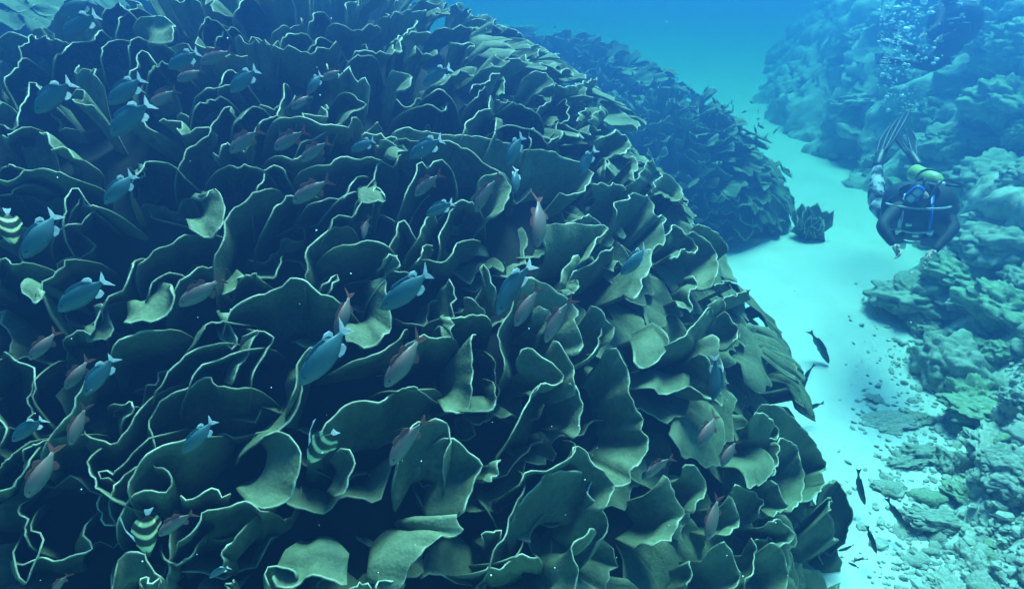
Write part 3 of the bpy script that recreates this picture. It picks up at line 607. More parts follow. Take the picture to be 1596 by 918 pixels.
back = empty("cabbage_coral", (BACK[0][0], BACK[0][1], 0))
tag(back, "lower mound of cabbage coral fading into the blue beyond the huge mound", "coral")
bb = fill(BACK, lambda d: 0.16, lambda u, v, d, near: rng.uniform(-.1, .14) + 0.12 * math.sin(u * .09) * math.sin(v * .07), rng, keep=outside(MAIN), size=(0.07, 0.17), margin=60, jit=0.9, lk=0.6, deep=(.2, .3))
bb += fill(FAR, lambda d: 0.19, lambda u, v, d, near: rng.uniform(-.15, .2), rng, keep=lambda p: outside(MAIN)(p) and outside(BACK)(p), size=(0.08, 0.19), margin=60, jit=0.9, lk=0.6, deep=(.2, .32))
for q_ in bb: q_[3][:, 1] += 0.45                        # same coral, tone lifted to paint in light its shaded plates lack
bb.sort(key=lambda b: -b[0]); print("plates back", len(bb))
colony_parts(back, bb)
core(BACK, -0.3, "coral_base", back)
core(FAR, -0.3, "coral_base", back)

def little_colony(u, v, w_, nb, label, rng):
    p = drop(u, v)
    root = empty("cabbage_coral", p); tag(root, label, "coral")
    for k in range(nb):
        a = 2 * math.pi * k / nb + rng.uniform(-.3, .3); lean = rng.uniform(.2, .9)
        o = np.array([math.cos(a), math.sin(a), 0]); t = np.array([-math.sin(a), math.cos(a), 0]); z = np.array([0, 0, 1.0])
        n = 13; s = np.linspace(-1, 1, n); ww = w_ * rng.uniform(.35, .6); hh = w_ * rng.uniform(.25, 1.0)
        P = o * (0.12 * w_ + lean * hh * .6) + z * hh + np.outer(s * ww, t) - np.outer(s ** 2 * ww * .4, o) - np.outer(s ** 4 * ww * .4, z) + np.outer(wig(n, .12, 3, rng), z)
        Q = o * 0.06 + np.outer(s * ww * .3, t) + 0 * z
        V, fc, c = blade(P, Q, z, rng, bend=.03, ruffle=.02, root=0.08, rows=6, tone=.35)
        link("coral_plate", blade_mesh("coral_plate", V, fc, c), None, root)
little_colony(1258, 372, 0.52, 13, "small leafy coral standing alone on the bright sand beyond the huge mound", np.random.default_rng(5))

# ------------------------------------------------------------------ rocks of the reef
def rock_mesh(name, seed, mat, sub=4, rough=0.35, knob=0.16, flat=0.7):
    bm = bmesh.new(); bmesh.ops.create_icosphere(bm, subdivisions=sub, radius=1.0)
    o = Vector((seed * 7.3, seed * 3.1, seed * 1.7))
    for v in bm.verts:
        p = v.co.copy()
        a = mnoise.fractal(p * 1.3 + o, 1.0, 2.0, 3) * rough
        d = mnoise.voronoi(p * 2.6 + o)[0][0]
        d2 = mnoise.voronoi(p * 6.5 + o)[0][0]
        s = 1 + a + knob * (0.5 - d) * 1.1 + knob * 0.55 * (0.4 - d2) + 0.10 * mnoise.fractal(p * 7 + o, 1.0, 2.0, 3)
        v.co = Vector((p.x * s, p.y * s, p.z * s * flat))
    me = bpy.data.meshes.new(name); bm.to_mesh(me); bm.free()
    me.polygons.foreach_set("use_smooth", [True] * len(me.polygons))
    me.materials.append(M[mat])
    return me
RK = {k: [rock_mesh("reef_rock", 1 + i + 10 * j, k, 5, r, kn, fl) for i in range(3)] for j, (k, r, kn, fl) in enumerate([('rock', .45, .34, .7), ('rock_green', .35, .42, .75), ('rock_pale', .5, .38, .4)])}
CH = {k: [rock_mesh("rubble_chunk", 40 + i + 10 * j, k, 3, .5, .3, .5) for i in range(4)] for j, k in enumerate(['rock', 'rock_green', 'rock_pale'])}
def rock(p, size, kind, label, rng, cat="rock", group=None, name="reef_rock", sink=0.25, asp=None, pool=RK):
    o = link(name, pool[kind][rng.integers(len(pool[kind]))])
    a = asp or (rng.uniform(.8, 1.25), rng.uniform(.75, 1.1), rng.uniform(.75, 1.15))
    o.scale = (size * a[0], size * a[1], size * a[2])
    o.rotation_euler = (rng.uniform(-.25, .25), rng.uniform(-.25, .25), rng.uniform(0, 6.28) if asp is None else rng.uniform(-.25, .25))
    o.location = (p[0], p[1], p[2] + size * (0.45 - sink))
    tag(o, label, cat, group)
    return o
rr = np.random.default_rng(21)
# u, v (photograph pixel of the middle), half width in pixels, material, proportions, words
ROCKS = [
 (1432, 462, 62, 'rock', (1.2, .9, .8), "knobbly reef rock jutting into the bright sand below the nearer diver's hands"),
 (1500, 430, 52, 'rock_green', (1.2, .9, .7), "green mottled rock just behind the nearer diver's hanging arm"),
 (1492, 560, 62, 'rock', (1, 1, 1.1), "tall dark boulder with a shaded side, above the rubble flat"),
 (1562, 470, 58, 'rock_green', (1.2, 1, .8), "broad algae covered boulder at the picture's edge, level with the dark boulder"),
 (1560, 372, 60, 'rock', (1.2, 1, .8), "mottled boulder at the picture's edge, level with the nearer diver's chest"),
 (1555, 275, 62, 'rock', (1.2, 1, .9), "pale crusted boulder up the slope behind the yellow tank"),
 (1478, 215, 42, 'rock', (1.2, 1, .9), "hazy rock low on the slope above the yellow tank"),
 (1530, 640, 48, 'rock_green', (1.3, 1, .5), "flat green topped slab at the upper edge of the rubble"),
 (1582, 620, 30, 'rock', (1, 1, .9), "round dark rock wedged beside the flat green slab at the picture's edge"),
 (1440, 708, 34, 'rock', (1.3, .7, .6), "dark arched rock in the middle of the pale rubble"),
 (1402, 722, 26, 'rock', (1.5, .7, .4), "low dark rock touching the arched rock on its sand side"),
 (1466, 724, 22, 'rock', (.8, .8, .6), "small dark rock tucked against the slope side of the arched rock"),
 (1428, 652, 22, 'rock', (1.3, .8, .5), "dark knobbly rock on the sand above the arched rock"),
 (1380, 660, 30, 'rock_pale', (1.5, .8, .35), "flat grey rubble patch on the sand, nearest the nibbling slender fish"),
 (1368, 622, 14, 'rock_pale', (1.4, .8, .3), "small grey patch of rubble farthest up the sand"),
 (1440, 552, 17, 'rock', (1, .8, .7), "small dark lump beside the foot of the tall dark boulder"),
 (1418, 546, 10, 'rock', (.7, .7, 1), "tiny dark upright lump, sandward of the small dark lump"),
 (1468, 812, 40, 'rock', (1.6, .6, .5), "dark ledge with a shaded undercut low in the pale rubble"),
 (1405, 822, 17, 'rock_pale', (1.6, .8, .4), "flat grey stone under the third slender fish"),
 (1380, 758, 18, 'rock_pale', (1.3, .9, .5), "grey crumbly clump on the sand beside the slender fish pair"),
 (1540, 870, 30, 'rock_green', (1.1, .9, .7), "rounded green head of coral low on the rubble bank"),
 (1500, 765, 30, 'rock_green', (1.2, .9, .5), "green lump in the middle of the rubble bank"),
 (1562, 715, 34, 'rock', (1.1, .9, .6), "mottled boulder at the picture's edge below the green slab"),
 (1585, 800, 28, 'rock_pale', (1.1, .9, .6), "pale crusted boulder at the picture's edge beside the dark ledge"),
 (1568, 150, 58, 'rock_green', (1.2, 1, .9), "greenish boulder high on the reef slope behind the distant diver"),
 (1590, 60, 50, 'rock_green', (1, 1, 1.1), "topmost greenish boulder of the reef slope in the upper corner"),
 (1528, 55, 36, 'rock', (1, 1, 1), "dim blue boulder close behind the distant diver"),
]
for (u, v, hw, kind, asp, label) in ROCKS:
    p = drop(u, v + hw * asp[2] * 0.35); d = (p - CAM) @ F
    rock(p, hw / FPX * d * 0.9, kind, label, rr, asp=asp)
# the crowd of further lumps that makes up the slope
def lumps():
    k = 0; used = np.zeros((0, 2)); zones = {}
    for _ in range(6000):
        u, v = rr.uniform(1300, 1680), rr.uniform(-40, 960)
        p = drop(u, v)
        d = (p - CAM) @ F
        if d > 24 or p[0] < reef_edge(p[1]) + (0.35 if d > 6 else -0.35) + rr.uniform(-.2, .3): continue
        size = rr.uniform(0.07, 0.30) * (0.45 + 0.085 * d)
        px = size * FPX / d
        q = np.array([u, v])
        if len(used) and (np.abs(used - q).max(1) < px * 0.9 + 5).any(): continue
        used = np.vstack([used, q]); k += 1
        if v > 570 and rr.random() < (0.6 if u < 1500 else 0.4): continue
        kind = rr.choice(['rock', 'rock_green', 'rock_pale'], p=[.4, .35, .25] if d > 6 else [.14, .16, .70])
        big = "large" if px > 34 else "middling" if px > 20 else "small"
        hue = {'rock': "brown mottled", 'rock_green': "greenish", 'rock_pale': "pale"}[kind]
        where = ("above the distant diver's knees, high on the hazy reef slope" if v < 130 else "on the hazy upper reef slope behind the nearer diver's fins" if v < 260 else
                 "on the reef slope level with the nearer diver's body" if v < 420 else "on the reef slope below the nearer diver's hands" if v < 560 else
                 "on the rubble bank above the dark arched rock" if v < 700 else "on the rubble bank between arched rock and dark ledge" if v < 830 else "on the lowest rubble bank in the corner")
        zone = f"{big} {hue} lump {where}"; grp = zone.replace(" lump ", " lumps ")
        rock(p, size, kind, zone, rr, group=grp, sink=0.3, pool=RK if px > 26 else CH)
        if k >= 295: break
lumps()
def rubble():
    m = MB(); faces = [CH['rock_pale'][i] for i in range(2)]
    base = []
    for s in range(3):
        bm = bmesh.new(); bmesh.ops.create_icosphere(bm, subdivisions=1, radius=1)
        for v in bm.verts: v.co *= 0.7 + 0.5 * abs(mnoise.noise(v.co * 2 + Vector((s * 9, 0, 0))))
        base.append(([np.array(v.co) for v in bm.verts], [tuple(x.index for x in f.verts) for f in bm.faces])); bm.free()
    n = 0
    while n < 3200:
        u, v = rr.uniform(1290, 1640), 940 - 500 * rr.random() ** 1.4
        p = drop(u, v)
        e = p[0] - reef_edge(p[1])
        if rr.random() > smooth(-1.3, 0.1, e) ** 2 + 0.01: continue
        s = rr.uniform(.006, .03) * (1 + 1.2 * (rr.random() < .12)); a = rr.uniform(0, 6.28)
        Rm = np.array(Euler((rr.uniform(-.5, .5), rr.uniform(-.5, .5), a)).to_matrix())
        V, Fc = base[rr.integers(3)]
        sc3 = np.array([s * rr.uniform(.8, 1.8), s, s * .6])
        h = ground_h(p[0], p[1])
        m.add([Rm @ (q * sc3) + np.array([p[0], p[1], h + s * .2]) for q in V], Fc); n += 1
    o = m.build("coral_rubble", M['rock_pale'], smooth=False); tag(o, kind='stuff')
rubble()

# ------------------------------------------------------------------ fish
def fish_mat(name, back_c, belly_c, rough=0.45):
    m, t, b = new_mat(name, rough, 0.4)
    tc = t.nodes.new("ShaderNodeTexCoord"); sp = t.nodes.new("ShaderNodeSeparateXYZ")
    t.links.new(tc.outputs["Generated"], sp.inputs[0])
    nz = noise_tex(t, 14, 3)
    a = t.nodes.new("ShaderNodeMath"); a.operation = 'MULTIPLY_ADD'; a.inputs[1].default_value = 0.25
    t.links.new(nz.outputs["Fac"], a.inputs[0]); t.links.new(sp.outputs[2], a.inputs[2])
    r = ramp(t, [(0.35, belly_c), (0.95, back_c)]); t.links.new(a.outputs[0], r.inputs[0])
    t.links.new(r.outputs[0], b.inputs["Base Color"])
    return m
M['blue'] = fish_mat("blue_scales", (0.035, 0.12, 0.14), (0.05, 0.12, 0.13))
M['white_fin'] = plain("white_fin", (0.9, 0.9, 0.9), 0.5)
def thin(m, k):
    t = m.node_tree; b = t.nodes["Principled BSDF"]; out = t.nodes["Material Output"]
    tr = t.nodes.new("ShaderNodeBsdfTranslucent"); mx = t.nodes.new("ShaderNodeMixShader"); mx.inputs[0].default_value = k
    src = b.inputs["Base Color"].links[0].from_socket
    t.links.new(src, tr.inputs[0]); t.links.new(b.outputs[0], mx.inputs[1]); t.links.new(tr.outputs[0], mx.inputs[2]); t.links.new(mx.outputs[0], out.inputs[0])
thin(M['white_fin'], 0.5)
M['blue_fin'] = plain("blue_fin", (0.03, 0.11, 0.17), 0.5)
M['red'] = fish_mat("rosy_scales", (0.22, 0.13, 0.11), (0.11, 0.13, 0.10))
M['red_fin'] = plain("red_fin", (0.32, 0.11, 0.08), 0.5)
thin(M['red_fin'], 0.4)
M['eye'] = plain("fish_eye", (0.02, 0.02, 0.02), 0.1, 0.7)
M['dark_fish'] = fish_mat("dark_scales", (0.03, 0.05, 0.06), (0.07, 0.10, 0.11))
M['dark_fin'] = plain("dark_fin", (0.03, 0.05, 0.06), 0.5)
def stripe_mat():
    m, t, b = new_mat("banded_scales", 0.45, 0.4)
    tc = t.nodes.new("ShaderNodeTexCoord"); sp = t.nodes.new("ShaderNodeSeparateXYZ")
    t.links.new(tc.outputs["Object"], sp.inputs[0])
    nz = noise_tex(t, 6, 2); a = t.nodes.new("ShaderNodeMath"); a.operation = 'MULTIPLY_ADD'; a.inputs[1].default_value = 0.06
    zz = t.nodes.new("ShaderNodeMath"); zz.operation = 'MULTIPLY'; t.links.new(sp.outputs[2], zz.inputs[0]); t.links.new(sp.outputs[2], zz.inputs[1])
    z2 = t.nodes.new("ShaderNodeMath"); z2.operation = 'MULTIPLY_ADD'; z2.inputs[1].default_value = 1.3
    t.links.new(zz.outputs[0], z2.inputs[0]); t.links.new(sp.outputs[0], z2.inputs[2])
    t.links.new(nz.outputs["Fac"], a.inputs[0]); t.links.new(z2.outputs[0], a.inputs[2])
    s = t.nodes.new("ShaderNodeMath"); s.operation = 'MULTIPLY_ADD'; s.inputs[1].default_value = 1.0; s.inputs[2].default_value = 0.5
    t.links.new(a.outputs[0], s.inputs[0])
    W, K, Y = (0.58, 0.64, 0.30), (0.015, 0.025, 0.015), (0.45, 0.5, 0.2)
    r = ramp(t, [(0.0, Y), (0.10, Y), (0.15, K), (0.29, K), (0.33, W), (0.38, W), (0.42, K), (0.55, K), (0.59, W), (0.63, W), (0.67, K), (0.79, K), (0.83, W), (0.90, W), (0.95, K)])
    t.links.new(s.outputs[0], r.inputs[0]); t.links.new(r.outputs[0], b.inputs["Base Color"])
    return m
M['banded'] = stripe_mat()

def fish_body(prof, seg=12):
    """prof: rows of x, half height, half width, centre z (length 1, head towards +X)"""
    V = []
    for x, h, w_, zc in prof:
        for k in range(seg):
            th = 2 * math.pi * k / seg
            V.append((x, w_ * math.cos(th) * (1 - .12 * math.sin(th)), zc + h * math.sin(th)))
    Fc = grid_faces(len(prof), seg, 0, False, True)
    Fc.append(tuple(range(seg))[::-1]); Fc.append(tuple(range((len(prof) - 1) * seg, len(prof) * seg)))
    return mesh("body", V, Fc)
def fin_mesh(name, outline, th=0.008, axis='y'):
    """a thin fin from an outline in the x-z plane (first half along the root, thicker there)"""
    n = len(outline); V = []
    for s in (-1, 1):
        for i, (x, z) in enumerate(outline): V.append((x, s * th / 2, z))
    Fc = [tuple(range(n)), tuple(range(n, 2 * n))[::-1]]
    for i in range(n):
        j = (i + 1) % n; Fc.append((j, i, n + i, n + j))
    me = mesh(name, V, Fc, False); return me
def species(kind, bend=0.0):
    if kind == 'blue':
        prof = [(.50,.012,.012,-.02),(.46,.06,.03,-.015),(.38,.115,.055,-.005),(.26,.165,.075,.0),(.10,.19,.08,.0),(-.06,.18,.072,0),(-.20,.135,.052,0),(-.30,.075,.03,0),(-.36,.045,.018,0),(-.40,.04,.012,0)]
        parts = [('tail_fin', 'white_fin', [(-.385,-.035),(-.385,.035),(-.44,.09),(-.53,.17),(-.505,.08),(-.47,.0),(-.505,-.08),(-.53,-.17),(-.44,-.09)]),
                 ('dorsal_fin', 'blue_fin', [(-.26,.09),(.22,.165),(.16,.215),(.0,.23),(-.16,.20),(-.25,.15)]),
                 ('dorsal_tip', 'white_fin', [(-.27,.08),(-.17,.145),(-.15,.20),(-.22,.225),(-.30,.19),(-.31,.13)]),
                 ('anal_fin', 'white_fin', [(-.27,-.08),(-.12,-.15),(-.12,-.195),(-.2,-.22),(-.29,-.19),(-.30,-.12)])]
        b, f = 'blue', 'blue_fin'
    elif kind == 'red':
        prof = [(.50,.02,.015,-.02),(.45,.075,.04,-.01),(.36,.125,.065,0),(.22,.165,.085,.005),(.06,.175,.085,.005),(-.10,.15,.07,.0),(-.22,.10,.045,0),(-.31,.05,.025,0),(-.39,.035,.014,0)]
        parts = [('tail_fin', 'red_fin', [(-.375,-.03),(-.375,.03),(-.45,.10),(-.57,.19),(-.52,.08),(-.46,.0),(-.52,-.08),(-.57,-.19),(-.45,-.10)]),
                 ('dorsal_fin', 'red_fin', [(-.20,.10),(.20,.165),(.14,.24),(.05,.25),(-.04,.20),(-.10,.24),(-.16,.25),(-.22,.16)]),
                 ('anal_fin', 'red_fin', [(-.24,-.08),(-.08,-.15),(-.13,-.25),(-.20,-.22),(-.25,-.14)])]
        b, f = 'red', 'red_fin'
    elif kind == 'banded':
        prof = [(.50,.02,.012,-.05),(.43,.07,.03,-.04),(.34,.16,.05,-.02),(.20,.28,.07,.0),(.04,.33,.075,.01),(-.12,.31,.065,.01),(-.25,.22,.045,0),(-.33,.10,.025,0),(-.38,.06,.015,0)]
        parts = [('tail_fin', 'white_fin', [(-.37,-.05),(-.37,.05),(-.45,.10),(-.52,.13),(-.50,.0),(-.52,-.13),(-.45,-.10)]),
                 ('dorsal_filament', 'white_fin', [(.12,.31),(.02,.33),(-.08,.45),(-.22,.60),(-.42,.74),(-.50,.74),(-.30,.66),(-.12,.54),(.0,.42)]),
                 ('dorsal_fin', 'banded', [(-.30,.14),(.0,.32),(-.10,.42),(-.24,.40),(-.34,.28)]),
                 ('anal_fin', 'banded', [(-.30,-.14),(-.02,-.32),(-.12,-.42),(-.24,-.38),(-.33,-.26)])]
        b, f = 'banded', 'white_fin'
    else:
        prof = [(.50,.015,.012,0),(.44,.05,.035,0),(.34,.085,.055,0),(.18,.105,.065,0),(.0,.10,.06,0),(-.16,.075,.045,0),(-.30,.045,.025,0),(-.38,.03,.014,0)]
        parts = [('tail_fin', 'dark_fin', [(-.37,-.025),(-.37,.025),(-.44,.06),(-.53,.11),(-.49,.0),(-.53,-.11),(-.44,-.06)]),
                 ('dorsal_fin', 'dark_fin', [(-.24,.05),(.20,.095),(.10,.14),(-.10,.13),(-.26,.10)]),
                 ('anal_fin', 'dark_fin', [(-.26,-.045),(-.02,-.09),(-.10,-.125),(-.24,-.10)])]
        b, f = 'dark_fish', 'dark_fin'
    D = []
    body = fish_body(prof); body.materials.append(M[b]); D.append(('body', body, None))
    for nme, mt, ol in parts:
        me = fin_mesh(nme, ol); me.materials.append(M[mt]); D.append((nme, me, None))
    for s in (-1, 1):
        pm = fin_mesh("pectoral_fin", [(.20,-.02),(.20,-.06),(.08,-.11),(.0,-.10),(.02,-.05),(.10,-.01)]); pm.materials.append(M[f])
        D.append(('pectoral_fin', pm, Matrix.Translation((0.02, s * (.075 if kind != 'slender' else .06), 0)) @ Matrix.Rotation(s * -0.5, 4, 'Z') @ Matrix.Translation((0, 0, 0))))
        V, Fc = ellipsoid((0, 0, 0), (.022, .012, .022), None, 8, 5)
        em = mesh("eye", V, Fc); em.materials.append(M['eye'])
        ex = .385; ew = np.interp(ex, [p[0] for p in prof][::-1], [p[2] for p in prof][::-1]); ez = np.interp(ex, [p[0] for p in prof][::-1], [p[1] for p in prof][::-1]) * .35
        D.append(('eye', em, Matrix.Translation((ex, s * ew * .93, ez))))
    for n_, me, mx in D:                                  # the body swings sideways towards the tail
        if n_ in ('eye', 'pectoral_fin'): continue
        for v in me.vertices: v.co.y += bend * max(0, .12 - v.co.x) ** 2
    return D
SP = {(k, q): species(k, q) for k in ('blue', 'red', 'banded', 'slender') for q in (-.32, .05, .4)}
NAME = {'blue': ("blue_fish", "fish"), 'red': ("red_fish", "fish"), 'banded': ("striped_fish", "fish"), 'slender': ("slender_fish", "fish")}
PROTO = {}
def make_fish(kind, tail, head, side, label, group, deep=1.25):
    """one fish between two points in the water"""
    tail, head = np.asarray(tail), np.asarray(head)
    L = np.linalg.norm(head - tail); c = (tail + head) / 2
    x = (head - tail) / L; z = np.array([0, 0, 1.0]); y = nrm(np.cross(z, x)); z = np.cross(x, y)
    vd = nrm(CAM - c); best = None                       # lean over until the flank shows
    for k in range(0, 26):
        for sg in (1, -1):
            a = sg * k * 0.05; yy = y * math.cos(a) + z * math.sin(a)
            q = abs(yy @ vd)
            if best is None or q > best[0] + 1e-4: best = (q, a)
            if best[0] >= side: break
        if best[0] >= side: break
    cr, sr = math.cos(best[1]), math.sin(best[1]); y, z = y * cr + z * sr, z * cr - y * sr
    nm, cat = NAME[kind]
    kind = (kind, (-.32, .05, .4)[rr.integers(3)])
    if kind not in PROTO:
        root = empty(nm); PROTO[kind] = root
        for n_, me, mx in SP[kind]:
            o = link(n_, me, None, root)
            if mx is not None: o.matrix_local = mx
    else:
        src = PROTO[kind]; root = src.copy(); COL.objects.link(root)
        for ch in src.children:
            k = ch.copy(); COL.objects.link(k); k.parent = root
    root.matrix_world = Matrix(((x[0], y[0], z[0], c[0]), (x[1], y[1], z[1], c[1]), (x[2], y[2], z[2], c[2]), (0, 0, 0, 1))) @ Matrix.Diagonal((L, L * 1.1, L * deep, 1))
    tag(root, label, cat, group)
    return root
def depth_of(u, v, off):
    if (u > 1230 and v > 480): p = drop(u, v)
    else: p = shell(u, v, 0)
    return (p - CAM) @ F - off
def fish_px(kind, tail, head, label, group, off=0.35, side=None, dive=0.10, deep=1.08):
    (u0, v0), (u1, v1) = tail, head
    cu, cv = (u0 + u1) / 2, (v0 + v1) / 2
    d = depth_of(cu, cv, off)
    px = math.hypot(u1 - u0, v1 - v0); L = px / FPX * d
    a, b = at(u0, v0, d + dive * L), at(u1, v1, d - dive * L)
    if side is None: side = rr.uniform(.5, .75)
    return make_fish(kind, a, b, side, label, group, deep)
def tp(tile, a): return (CROP[tile][0] + a[0] / S, CROP[tile][1] + a[1] / S)
BLUE = [
('A',(425,0),(270,70),"blue fish with white tail, uppermost of all near the top left edge"),
('A',(445,65),(290,160),"blue white-tailed fish just under the uppermost blue fish"),
('A',(325,375),(160,520),"plump blue fish with bright white tail, left of the pair at upper left"),
('A',(655,360),(500,480),"blue white-tailed fish directly above the largest dark-bellied one"),
('A',(685,470),(508,625),"large blue white-tailed fish over a dark gap below two others"),
('A',(620,810),(480,940),"blue fish with its tail against a pale curled plate tip"),
('A',(915,240),(775,315),"blue fish just below the pale round plate near the top"),
('A',(1185,320),(1060,425),"dim blue fish right of the branching red-finned pair near the top"),
('B',(305,345),(232,430),"pale bluish fish seen from the tail in the upper middle"),
('B',(885,310),(768,388),"blue fish with dark head right of the pale hooked plate"),
('B',(545,650),(436,695),"blue fish half under the long horizontal plate margin"),
('B',(855,640),(702,725),"dark blue fish beneath the long horizontal plate margin, nose in shade"),
('C',(365,690),(305,810),"dark blue fish at the edge of the widest pale plate"),
('D',(268,105),(105,300),"bright blue white-tailed fish beside the margin at the far left edge"),
('D',(492,400),(265,545),"dim broad blue fish with white tail above a folded pale flap"),
('D',(525,760),(388,935),"blue white-tailed fish partly hiding a rosy fish at left"),
('E',(808,380),(572,535),"broad blue fish with white tail beside the tall folded plate in the centre"),
('E',(432,635),(195,885),"longest blue fish, bright white tail, below the upright red-tailed fish"),
('E',(905,45),(780,105),"dim blue fish above the thin curved margin at upper centre"),
('F',(625,262),(495,375),"shadowy blue fish in the lap of the pleated fan plate"),
('F',(950,760),(925,960),"narrow blue fish seen end on beside the square pale plate"),
('G',(200,120),(55,235),"blue fish at the far left edge above the pale forked margin"),
('G',(990,150),(840,290),"small bright blue fish hovering over the biggest dark plate"),
('G',(1055,805),(965,865),"glowing blue fish tail-on near the bottom edge"),
]
for t_, a, b, lab in BLUE: fish_px('blue', tp(t_, a), tp(t_, b), lab, "blue fish over the coral mound")
fish_px('blue', (818, 408), (774, 490), "blue fish pointing steeply down beside the white spike of coral", "blue fish over the coral mound")
fish_px('blue', (814, 212), (788, 258), "dark blue fish diving at the corner of the widest pale plate", "blue fish over the coral mound")
fish_px('blue', (808, 262), (801, 302), "small dark blue fish diving below another at the widest pale plate", "blue fish over the coral mound")
RED = [
('A',(1070,235),(925,290),"rosy fish trailing behind a blue fish under the pale round plate"),
('A',(815,415),(690,490),"dim rosy fish behind the largest upper blue fish"),
('A',(935,325),(815,372),"rosy fish with spread pale fins near the top"),
('A',(1195,595),(1060,705),"pale pinkish fish, the brightest of the rosy ones at upper left"),
('B',(220,600),(80,690),"rosy fish with pink back under a wavy margin"),
('B',(325,650),(205,745),"shaded rosy fish close below the pink-backed one"),
('B',(335,830),(165,935),"long rosy fish above the pale tilted flap"),
('B',(838,798),(730,905),"rosy fish inside the narrow folded plate at upper centre"),
('B',(395,325),(300,368),"faint rosy fish tail beside the pale bluish fish"),
('B',(250,440),(160,505),"faint rosy fish below the pale bluish fish"),
('D',(1025,408),(825,520),"rosy fish with red fins between two curled margins"),
('D',(265,648),(135,770),"dull rosy fish beside the pale horn of coral at left"),
('D',(415,775),(300,905),"rosy fish half hidden behind a blue white-tailed fish"),
('E',(448,470),(362,655),"upright rosy fish with forked red tail, nose to the longest blue fish"),
('E',(775,675),(590,895),"long greyish rosy fish under the zigzag margin in the centre"),
('F',(115,440),(5,615),"rosy fish with pink back against the tall scalloped plate"),
('F',(245,485),(145,690),"brown fish shaded against the tall scalloped plate"),
('G',(395,70),(322,255),"grey-green fish hanging nose down at left"),
('G',(268,270),(122,495),"rosy fish with red tail over the dark gap at lower left"),
('G',(890,550),(730,670),"pale rosy fish nose to nose with the striped fish"),
('G',(310,840),(240,940),"rosy fish tail poking up at the bottom edge"),
('H',(760,120),(615,345),"large rosy-edged fish against the pale blunt plate"),
('I',(950,120),(850,260),"bright red-finned fish among debris at lower right"),
('I',(720,300),(610,400),"rosy fish above the pointed pale plate at lower right"),
('I',(945,490),(895,690),"rosy fish hanging upright between pale plates at lower right"),
('I',(1030,230),(960,350),"faint rosy fish beside the red-finned one at lower right"),
]
for t_, a, b, lab in RED: fish_px('red', tp(t_, a), tp(t_, b), lab, "rosy fish over the coral mound")
fish_px('red', (770, 275), (740, 330), "rosy fish upright on the pale lip of the second widest plate", "rosy fish over the coral mound")
fish_px('red', (846, 305), (836, 385), "thin rosy fish upright beside the squarish pale plate", "rosy fish over the coral mound")
fish_px('red', (572, 338), (566, 372), "little rosy fish in the dark hollow of the round plate", "rosy fish over the coral mound")
SG = "striped fish among the plates"
fish_px('banded', (520, 668), (478, 724), "striped fish with white streamer, in front of the crescent plate", SG, side=.85, deep=.85)
fish_px('banded', (226, 792), (230, 868), "striped fish head down, its stripes stacked level, near the bottom left", SG, side=.9, dive=.02, deep=.72)
fish_px('banded', (10, 326), (20, 386), "striped fish cut by the left edge of the picture", SG, side=.9, dive=.02, deep=.72)
SL = "slender dark fish over the sand"
for a, b, lab in [((1266, 514), (1292, 566), "slender dark fish alone over the brightest sand"), ((1332, 734), (1348, 786), "slender dark fish, middle one beside the mound's foot"),
                  ((1381, 781), (1412, 820), "slender dark fish over a flat grey stone"), ((1351, 820), (1366, 862), "plump dark fish lowest over the sand"),
                  ((1262, 566), (1248, 612), "dark fish brushing the edge of the huge mound"), ((1283, 627), (1250, 641), "dark fish level with the sea floor at the mound's side"),
                  ((1333, 851), (1306, 858), "little dark fish at the mound's foot, upper of three"), ((1350, 868), (1330, 874), "little dark fish at the mound's foot, middle of three"), ((1338, 884), (1322, 876), "little dark fish at the mound's foot, lowest of three")]:
    fish_px('slender', a, b, lab, SL, off=0.3, side=.4, dive=0.05, deep=1.0)
def shoal():
    me = SP[('slender', .05)][0][1].copy(); 
    bm = bmesh.new(); bm.from_mesh(me)
    for ol in ([(-.37,-.02),(-.37,.02),(-.53,.11),(-.48,0),(-.53,-.11)], [(-.2,.05),(.2,.09),(.05,.16),(-.2,.12)]):
        for s in (1, -1):
            vs_ = [bm.verts.new((x, s * .003, z)) for x, z in ol]
            bm.faces.new(vs_ if s > 0 else vs_[::-1])
    me2 = bpy.data.meshes.new("shoal_fish"); bm.to_mesh(me2); bm.free(); me2.materials.append(M['dark_fish'])
    for i in range(90):
        t_ = rr.random()
        if i < 78:
            u = 820 + 330 * t_ + rr.normal(0, 25); v = 75 + 130 * t_ + rr.normal(0, 22) - 5
            lab, grp = "tiny dark fish in the shoal hovering over the far coral ridge", "shoal over the far ridge"
        else:
            u = rr.uniform(1130, 1210); v = rr.uniform(155, 215)
            lab, grp = "tiny dark fish over the distant pale sand past the shoal", "tiny fish over the far sand"
        d = rr.uniform(7.4, 9.4); p = at(u, v, d)
        if p[2] < 0.3: p = at(u, v, d * .85)
        o = link("small_fish", me2); L = rr.uniform(.08, .14)
        o.location = p; o.scale = (L, L, L); o.rotation_euler = (rr.normal(0, .3), rr.uniform(-.2, .9), rr.uniform(-2.8, -1.2) if rr.random() < .7 else rr.uniform(0, 6.28))
        tag(o, lab, "fish", grp)
shoal()

